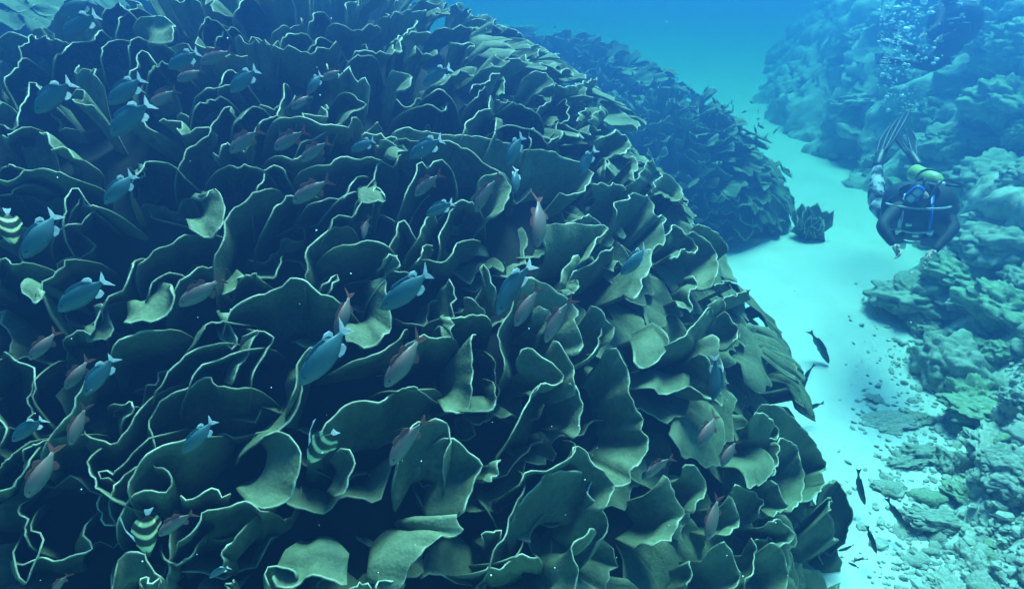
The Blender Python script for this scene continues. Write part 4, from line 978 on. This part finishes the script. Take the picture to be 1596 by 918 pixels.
# ------------------------------------------------------------------ divers
M['suit'] = noisy("wetsuit", [(0.35, (0.012, 0.014, 0.018)), (0.65, (0.03, 0.033, 0.04))], 20, 0.7, 0.15, 0.004, 0.3)
M['suit_print'] = noisy("patterned_leggings", [(0.42, (0.03, 0.04, 0.06)), (0.5, (0.25, 0.28, 0.34)), (0.58, (0.6, 0.62, 0.66))], 11, 0.7, 0.1, 0.003, 0.2, 2)
M['gear'] = plain("black_gear", (0.018, 0.02, 0.024), 0.5, 0.4)
M['blue_gear'] = plain("blue_plastic", (0.03, 0.10, 0.55), 0.35, 0.5)
M['strap'] = plain("pale_webbing", (0.6, 0.62, 0.62), 0.5, 0.4)
M['tank'] = plain("yellow_green_tank", (0.40, 0.50, 0.16), 0.4, 0.5)
M['tank_grey'] = plain("pale_tank", (0.7, 0.72, 0.72), 0.35, 0.5)
M['metal'] = plain("chrome", (0.75, 0.76, 0.76), 0.25, 0.6)
M['skin'] = plain("skin", (0.62, 0.46, 0.37), 0.5, 0.3)
M['fin'] = plain("black_rubber", (0.025, 0.028, 0.034), 0.45, 0.4)
def glass():
    m, t, b = new_mat("mask_glass", 0.08, 0.8); b.inputs["Base Color"].default_value = (0.35, 0.5, 0.55, 1); return m
M['glass'] = glass()
def skinned(name, verts, edges, radii, mat, parent, levels=2, root=0):
    me = bpy.data.meshes.new(name); me.from_pydata([tuple(v) for v in verts], edges, [])
    o = bpy.data.objects.new(name, me); COL.objects.link(o)
    md = o.modifiers.new("s", 'SKIN'); md.use_smooth_shade = True
    lay = me.skin_vertices[0].data
    for i, r_ in enumerate(radii):
        lay[i].radius = (r_, r_) if not hasattr(r_, '__len__') else r_
        lay[i].use_root = (i == root)
    sb = o.modifiers.new("d", 'SUBSURF'); sb.levels = levels; sb.render_levels = levels
    dg = bpy.context.evaluated_depsgraph_get()
    me2 = bpy.data.meshes.new_from_object(o.evaluated_get(dg)); me2.name = name
    me2.polygons.foreach_set("use_smooth", [True] * len(me2.polygons))
    me2.materials.clear(); me2.materials.append(mat)
    bpy.data.objects.remove(o); bpy.data.meshes.remove(me)
    return link(name, me2, None, parent)
def box_on(c, x, y, z, sx, sy, sz, bev=0.25):
    """a soft-edged box with axes x y z"""
    V = []; Fc = []
    c, x, y, z = map(np.asarray, (c, x, y, z))
    prof = [(-1, 1 - bev), (-1 + bev * .6, 1), (1 - bev * .6, 1), (1, 1 - bev)]
    n = 12
    for (h, s) in prof:
        for k in range(n):
            th = 2 * math.pi * (k + .5) / n
            cx = math.copysign(abs(math.cos(th)) ** .45, math.cos(th)); cy_ = math.copysign(abs(math.sin(th)) ** .45, math.sin(th))
            V.append(c + x * sx * cx * s + y * sy * cy_ * s + z * sz * h)
    Fc = grid_faces(len(prof), n, 0, False, True); Fc.append(tuple(range(n))[::-1]); Fc.append(tuple(range(3 * n, 4 * n)))
    return V, Fc
def diver(label, J, tank_mat, base, patterned=None):
    """J: joint positions in the world"""
    root = empty("person", base)
    b0 = np.array(base)
    J = {k: np.asarray(v) - b0 for k, v in J.items()}
    V, E, Rr = [], [], []
    def add(p, r_, par=None):
        V.append(p); Rr.append(r_)
        if par is not None: E.append((par, len(V) - 1))
        return len(V) - 1
    mid = J['pelvis'] * .5 + J['chest'] * .5
    pe = add(J['pelvis'], .145); mi = add(mid, .14, pe); ch = add(J['chest'], .185, mi)
    nk = add(J['neck'], .062, ch); hd0 = add(J['neck'] * .45 + J['head'] * .55, .085, nk); hd = add(J['head'], .105, hd0); add(J['head'] + nrm(J['head'] - J['neck']) * .085, .075, hd)
    for s in 'RL':
        sh = add(J['sh' + s], .075, ch); el = add(J['el' + s], .06, sh); fa = add(J['el' + s] * .6 + J['wr' + s] * .4, .056, el); add(J['wr' + s], .031, fa)
        hp = add(J['pelvis'] + (J['hip' + s] - J['pelvis']), .105, pe); md_ = add(J['hip' + s] * .5 + J['kn' + s] * .5, .09, hp); kn = add(J['kn' + s], .065, md_)
        cf = add(J['kn' + s] * .65 + J['an' + s] * .35, .062, kn); add(J['an' + s], .042, cf)
    skinned("body", V, E, Rr, M['suit'], root)
    fwd = nrm(J['face']); hu = nrm(J['crown']); hu = nrm(hu - fwd * (hu @ fwd)); hr = np.cross(fwd, hu)
    H = J['head'] + hu * .01
    # face below the mask, mask with two panes, snorkel-less regulator
    Vf, Ff = ellipsoid(H + fwd * .062 - hu * .03, (.058, .062, .085), np.stack([hr, fwd, hu], 1)); link("face", mesh("face", Vf, Ff), M['skin'], root)
    V1, F1 = box_on(H + fwd * .115 + hu * .03, hr, hu, fwd, .088, .05, .028); mk = link("mask", mesh("mask", V1, F1), M['blue_gear'], root)
    for s in (-1, 1):
        V1, F1 = box_on(H + fwd * .142 + hu * .032 + hr * .04 * s, hr, hu, fwd, .033, .034, .006); link("lens", mesh("lens", V1, F1), M['glass'], mk)
    ring = [H + hu * .03 + (hr * math.cos(a) * .112 + fwd * math.sin(a) * .118) for a in np.linspace(-3.4, .25, 14)]
    tubes("mask_strap", M['gear'], mk, (ring, .012), seg=6)
    rg = MB().add(*box_on(H + fwd * .15 - hu * .065, hr, hu, fwd, .042, .036, .024)).build("regulator", M['gear'], root)
    # buoyancy vest
    ax = nrm(J['chest'] - J['pelvis']); rt = nrm(J['shL'] - J['shR']); dn = nrm(J['belly']); dn = nrm(dn - ax * (dn @ ax)); rt = nrm(np.cross(dn, ax)) * (1 if np.cross(dn, ax) @ rt > 0 else -1)
    V2 = []; prof = [(-.28, .18, .15), (-.22, .27, .21), (-.08, .31, .25), (.06, .33, .28), (.17, .29, .25), (.24, .17, .15)]
    nseg = 20
    for (h, a_, b_) in prof:
        for k in range(nseg):
            th = 2 * math.pi * k / nseg; q = 1 + .07 * math.cos(3 * th + h * 9)
            V2.append(mid + ax * (h + .08) + rt * a_ * q * math.cos(th) + dn * b_ * q * math.sin(th))
    F2 = grid_faces(len(prof), nseg, 0, False, True)
    vest = link("buoyancy_vest", mesh("buoyancy_vest", V2, F2), M['gear'], root)
    cc = mid + ax * .08
    for s in (-1, 1):
        tubes("shoulder_strap", M['strap'] if s < 0 else M['blue_gear'], vest, ([cc + ax * .25 + rt * .11 * s + dn * .02, cc + ax * .17 + rt * .12 * s + dn * .28, cc + ax * .02 + rt * .13 * s + dn * .29, cc - ax * .12 + rt * .16 * s + dn * .26], .017), seg=6)
        V3, F3 = box_on(cc - ax * .10 + rt * .15 * s + dn * .27, rt, ax, dn, .08, .07, .03); link("pocket", mesh("pocket", V3, F3), M['gear'], vest)
        V3, F3 = box_on(cc + ax * .06 + rt * .13 * s + dn * .315, rt, ax, dn, .026, .018, .012); link("buckle", mesh("buckle", V3, F3), M['metal'], vest)
    tubes("chest_strap", M['strap'], vest, ([cc + rt * t_ * .16 + dn * (.30 - .04 * t_ * t_) + ax * .03 for t_ in np.linspace(-1, 1, 7)], .012), seg=6)
    tubes("waist_strap", M['strap'], vest, ([cc + rt * t_ * .19 + dn * (.285 - .07 * t_ * t_) - ax * .15 for t_ in np.linspace(-1, 1, 7)], .014), seg=6)
    arc = [cc + ax * (.20 + .05 * math.cos(t_ * 1.5)) + rt * .27 * math.sin(t_ * 1.35) + dn * (.10 + .09 * math.cos(t_ * 1.5)) for t_ in np.linspace(-1, 1, 11)]
    tubes("collar_trim", M['strap'], vest, (arc, .011), seg=6)
    for sx, sy in ((-.2, -.02), (.07, -.11), (.15, -.12), (-.05, .12), (.02, -.02)):
        V3, F3 = box_on(cc + ax * sy + rt * sx + dn * (.30 - abs(sx) * .35), rt, ax, dn, .028, .014, .012); link("buckle", mesh("buckle", V3, F3), M['metal'], vest)
    # tank with boot, neck and valve
    tb, tt = J['tank0'], J['tank1']; ta = nrm(tt - tb); r_ = .088
    Ltk = np.linalg.norm(tt - tb)
    pts = [tb - ta * .01, tb, tb + ta * .04, tb + ta * Ltk * .8, tb + ta * Ltk * .9, tb + ta * Ltk * .97, tt]
    m = MB().add(*tube(pts, [.06, .09, r_, r_, r_ * .85, r_ * .5, .035], 18)); tank = m.build("air_tank", tank_mat, root)
    MB().add(*tube([tt, tt + ta * .05, tt + ta * .075], [.03, .03, .02], 10)).build("valve", M['metal'], tank)
    MB().add(*tube([tt + ta * .045 + rt * .05, tt + ta * .045 - rt * .05], .018, 8)).build("valve_knob", M['gear'], tank)
    bnd = nrm(np.cross(ta, rt)); bp = tb + ta * Ltk * .55
    tubes("tank_band", M['gear'], tank, ([bp + (rt * math.cos(a) + bnd * math.sin(a)) * (r_ + .006) for a in np.linspace(0, 2 * math.pi, 15)], .014), seg=6)
    # hoses
    vv = tt + ta * .05
    hs = catmull(np.array([vv, vv + rt * .12 + ta * .1 - dn * .02, H + hr * (-.2) - hu * .08, H + fwd * .17 - hu * .08 + hr * -.05, H + fwd * .15 - hu * .065]), 14)
    tubes("breathing_hose", M['gear'], root, (hs, .014), seg=6)
    hs = catmull(np.array([vv, vv - rt * .15 + ta * .06, cc + ax * .2 - rt * .24 + dn * .05, cc - rt * .2 + dn * .2 - ax * .1, cc - rt * .08 + dn * .27 - ax * .16]), 14)
    hz = tubes("gauge_hose", M['gear'], root, (hs, .011), seg=6)
    V4, F4 = box_on(cc - rt * .08 + dn * .28 - ax * .19, rt, ax, dn, .035, .05, .018); link("gauge", mesh("gauge", V4, F4), M['strap'], hz)
    # hands
    for s in 'RL':
        wr = J['wr' + s]; hdv = nrm(J['hand' + s] - wr); pd = nrm(J['palm' + s]); pd = nrm(pd - hdv * (pd @ hdv)); sd = np.cross(hdv, pd)
        if s == 'R': sd = -sd
        Vh, Eh, Rh = [wr, wr + hdv * .045, wr + hdv * .085], [(0, 1), (1, 2)], [(.028, .028), (.036, .02), (.038, .016)]
        for f, (o_, L_) in enumerate(((.030, .066), (.010, .076), (-.011, .070), (-.031, .055))):
            k = len(Vh); bse = wr + hdv * .09 + sd * o_
            Vh += [bse, bse + hdv * L_ * .5 + pd * .012, bse + hdv * L_ * .8 + pd * (.03 + .006 * f), bse + hdv * L_ * .95 + pd * .055]
            Eh += [(2, k), (k, k + 1), (k + 1, k + 2), (k + 2, k + 3)]; Rh += [.0105, .0095, .0085, .0075]
        k = len(Vh); tb_ = wr + hdv * .035 + sd * .03
        Vh += [tb_, tb_ + sd * .025 + hdv * .025 + pd * .015, tb_ + sd * .032 + hdv * .055 + pd * .03]; Eh += [(1, k), (k, k + 1), (k + 1, k + 2)]; Rh += [.013, .0115, .009]
        skinned("hand", Vh, Eh, Rh, M['skin'], root, 2)
        if patterned:
            a, b = J['kn' + s], J['an' + s]
            if s in patterned:
                pts = [a * (1 - t_) + b * t_ for t_ in np.linspace(.02, .96, 7)]
                MB().add(*tube(pts, [.075, .082, .084, .078, .066, .056, .05], 14)).build("legging", M['suit_print'], root)
                a, b = J['hip' + s], J['kn' + s]; pts = [a * (1 - t_) + b * t_ for t_ in np.linspace(.45, 1.03, 6)]
                MB().add(*tube(pts, [.107, .105, .102, .096, .09, .078], 14)).build("legging", M['suit_print'], root)
        # fin: foot pocket, ribs and webbing
        a, tip = J['an' + s], J['tip' + s]; fa = nrm(tip - a); wv = nrm(J['finside' + s]); wv = nrm(wv - fa * (wv @ fa)); nv_ = np.cross(fa, wv)
        Lf = np.linalg.norm(tip - a)
        fin = MB().add(*tube([a - fa * .05, a, a + fa * .1, a + fa * .2, a + fa * .27], [.045, .055, .055, .05, .03], 12)).build("fin", M['fin'], root)
        ribs = []
        for o_ in (-1, -.35, .35, 1):
            ribs.append([a + fa * .17 + wv * o_ * .06, a + fa * .35 + wv * o_ * .12 + nv_ * .01, a + fa * (.35 + Lf) * .5 + wv * o_ * .165 + nv_ * .03, a + fa * Lf * (1 - .04 * abs(o_)) + wv * o_ * .13 + nv_ * .07])
            tubes("rib", M['fin'], fin, (catmull(np.array(ribs[-1]), 10), [.016, .016, .015, .014, .013, .012, .011, .010, .009, .008]), seg=6)
        for i_ in (0, 2):
            A_, B_ = catmull(np.array(ribs[i_]), 10), catmull(np.array(ribs[i_ + 1]), 10)
            Vb = np.vstack([A_ + nv_ * .002, B_ + nv_ * .002, A_ - nv_ * .002, B_ - nv_ * .002])
            link("fin_web", mesh("fin_web", Vb, grid_faces(2, 10) + grid_faces(2, 10, 20, True)), M['fin'], fin)
    tag(root, label, "person")
    return root
at3 = lambda u, v, dd: at(u, v, dd * 0.87)
b = at3(1425, 315, 7.5)
diver("scuba diver with yellow-green tank swimming low over the bright sand, facing us", dict(
    head=at3(1432, 298, 7.2), neck=at3(1431, 309, 7.32), chest=at3(1430, 320, 7.42), pelvis=at3(1424, 354, 7.7),
    shR=at3(1398, 325, 7.38), shL=at3(1466, 323, 7.38), elR=at3(1373, 352, 7.15), elL=at3(1488, 354, 7.15), wrR=at3(1393, 383, 7.02), wrL=at3(1455, 393, 7.0),
    handR=at3(1404, 398, 6.92), handL=at3(1440, 401, 6.92), palmR=R, palmL=-R,
    hipR=at3(1408, 352, 7.75), hipL=at3(1440, 347, 7.8), knR=at3(1365, 318, 8.0), knL=at3(1440, 310, 8.1), anR=at3(1368, 258, 8.25), anL=at3(1431, 258, 8.35),
    tipR=at3(1397, 174, 8.75), tipL=at3(1399, 206, 8.85), finsideR=R * .93 - U * .36, finsideL=R * .6 + U * .8,
    face=-F * 1.0 - U * .12, crown=U - F * .1, belly=-F - U * .6,
    tank0=at3(1426, 270, 7.95), tank1=at3(1464, 286, 7.52)), M['tank'], b, patterned='R')
at2 = lambda u, v, dd: at(1478 + (u - 1480) * 1.3, 48 + (v - 45) * 1.3, 8.8 + (dd - 12.2) * 0.9)
b = at2(1480, 45, 12.2)
diver("distant scuba diver dim blue in the haze beside the bubbles near the top edge", dict(
    head=at2(1484, 0, 12.1), neck=at2(1486, 12, 12.15), chest=at2(1487, 26, 12.2), pelvis=at2(1484, 62, 12.3),
    shR=at2(1473, 22, 12.05), shL=at2(1499, 22, 12.35), elR=at2(1468, 40, 11.95), elL=at2(1494, 46, 12.1), wrR=at2(1454, 50, 11.9), wrL=at2(1472, 54, 11.95),
    handR=at2(1447, 50, 11.85), handL=at2(1464, 56, 11.9), palmR=-U, palmL=-U,
    hipR=at2(1478, 68, 12.2), hipL=at2(1490, 68, 12.35), knR=at2(1455, 84, 12.1), knL=at2(1462, 90, 12.4), anR=at2(1436, 66, 12.2), anL=at2(1432, 84, 12.5),
    tipR=at2(1404, 52, 12.6), tipL=at2(1398, 80, 12.7), finsideR=F, finsideL=F,
    face=-R - U * .3, crown=U, belly=-R, tank0=at2(1500, 62, 12.4), tank1=at2(1500, 18, 12.3)), M['tank_grey'], b)

# ------------------------------------------------------------------ bubbles and drifting specks
def bubble_mat():
    m, t, b_ = new_mat("air_bubble", 0.08, 1.0)
    b_.inputs["Base Color"].default_value = (0.9, 0.95, 0.97, 1); b_.inputs["IOR"].default_value = 1.33
    b_.inputs["Transmission Weight"].default_value = 0.0
    return m
M['bubble'] = bubble_mat(); M['speck'] = plain("drifting_speck", (0.8, 0.82, 0.75), 0.8)
br = np.random.default_rng(4)
def bub(u, v, d, r_):
    return ellipsoid(at(u, v, d), (r_, r_, r_ * .62), None, 10, 6)
def bubbles():
    big = [(1440, 3, 6), (1451, 20, 6), (1432, 24, 4), (1412, 46, 7), (1415, 54, 5), (1384, 63, 4), (1370, 65, 3), (1460, 93, 4), (1455, 99, 4), (1443, 91, 3), (1405, 36, 5), (1431, 86, 3), (1456, 75, 3), (1420, 42, 3), (1398, 12, 6), (1408, 20, 4), (1390, 34, 4), (1402, 58, 5), (1394, 80, 4), (1410, 100, 3), (1388, 108, 3), (1416, 8, 4)]
    me = None
    for i, (u, v, pxr) in enumerate(big):
        if me is None:
            V, Fc = ellipsoid((0, 0, 0), (1, 1, .6), None, 12, 8); me = mesh("bubble", V, Fc); me.materials.append(M['bubble'])
        o = link("bubble", me); d = 8.3; s = pxr / FPX * d
        o.location = at(u, v, d); o.scale = (s, s, s * br.uniform(.7, 1.2)); o.rotation_euler = (br.uniform(-.3, .3), br.uniform(-.3, .3), 0)
        tag(o, "silvery air bubble rising in the stream in front of the distant diver", "bubble", "largest bubbles near the distant diver")
    m = MB()
    for i in range(430):
        v = 190 * br.random() ** 1.3 - 12
        k = br.random()
        u = br.normal(1398, 13 + .05 * v) if k < .55 else (br.normal(1380, 9) if k < .75 else br.normal(1430, 22))
        m.add(*ellipsoid(at(u, v, br.uniform(8, 9)), np.array([1, 1, .7]) * br.uniform(.004, .018) * (1.9 if br.random() < .1 else 1), None, 6, 5))
    tag(m.build("fine_bubbles", M['bubble']), kind='stuff')
    m = MB()
    for i in range(170):
        u, v = br.uniform(-30, 1620), br.uniform(-30, 940)
        dmax = 2.4 + (918 - v) / 918 * 4
        d = br.uniform(1.2, dmax)
        m.add(*ellipsoid(at(u, v, d), np.array([1, 1, 1]) * br.uniform(.0008, .0022) * (1.8 if br.random() < .06 else 1), None, 6, 4))
    tag(m.build("drifting_specks", M['speck']), kind='stuff')
bubbles()

# ------------------------------------------------------------------ the water's haze
def haze():
    bm = bmesh.new(); bmesh.ops.create_cube(bm, size=1.0)
    me = bpy.data.meshes.new("haze"); bm.to_mesh(me); bm.free()
    o = link("haze", me); o.scale = (156, 156, 6.6); o.location = (0, 0, 6.6 / 2 - 1.3)
    m = bpy.data.materials.new("sea_water_haze"); m.use_nodes = True
    t = m.node_tree; t.nodes.clear()
    out = t.nodes.new("ShaderNodeOutputMaterial"); v = t.nodes.new("ShaderNodeVolumePrincipled")
    v.inputs["Color"].default_value = HAZE_COLOR
    v.inputs["Density"].default_value = HAZE_DENSITY
    v.inputs["Absorption Color"].default_value = HAZE_ABS
    v.inputs["Anisotropy"].default_value = HAZE_G
    t.links.new(v.outputs[0], out.inputs["Volume"])
    me.materials.append(m)
    tag(o, kind='stuff')
haze()
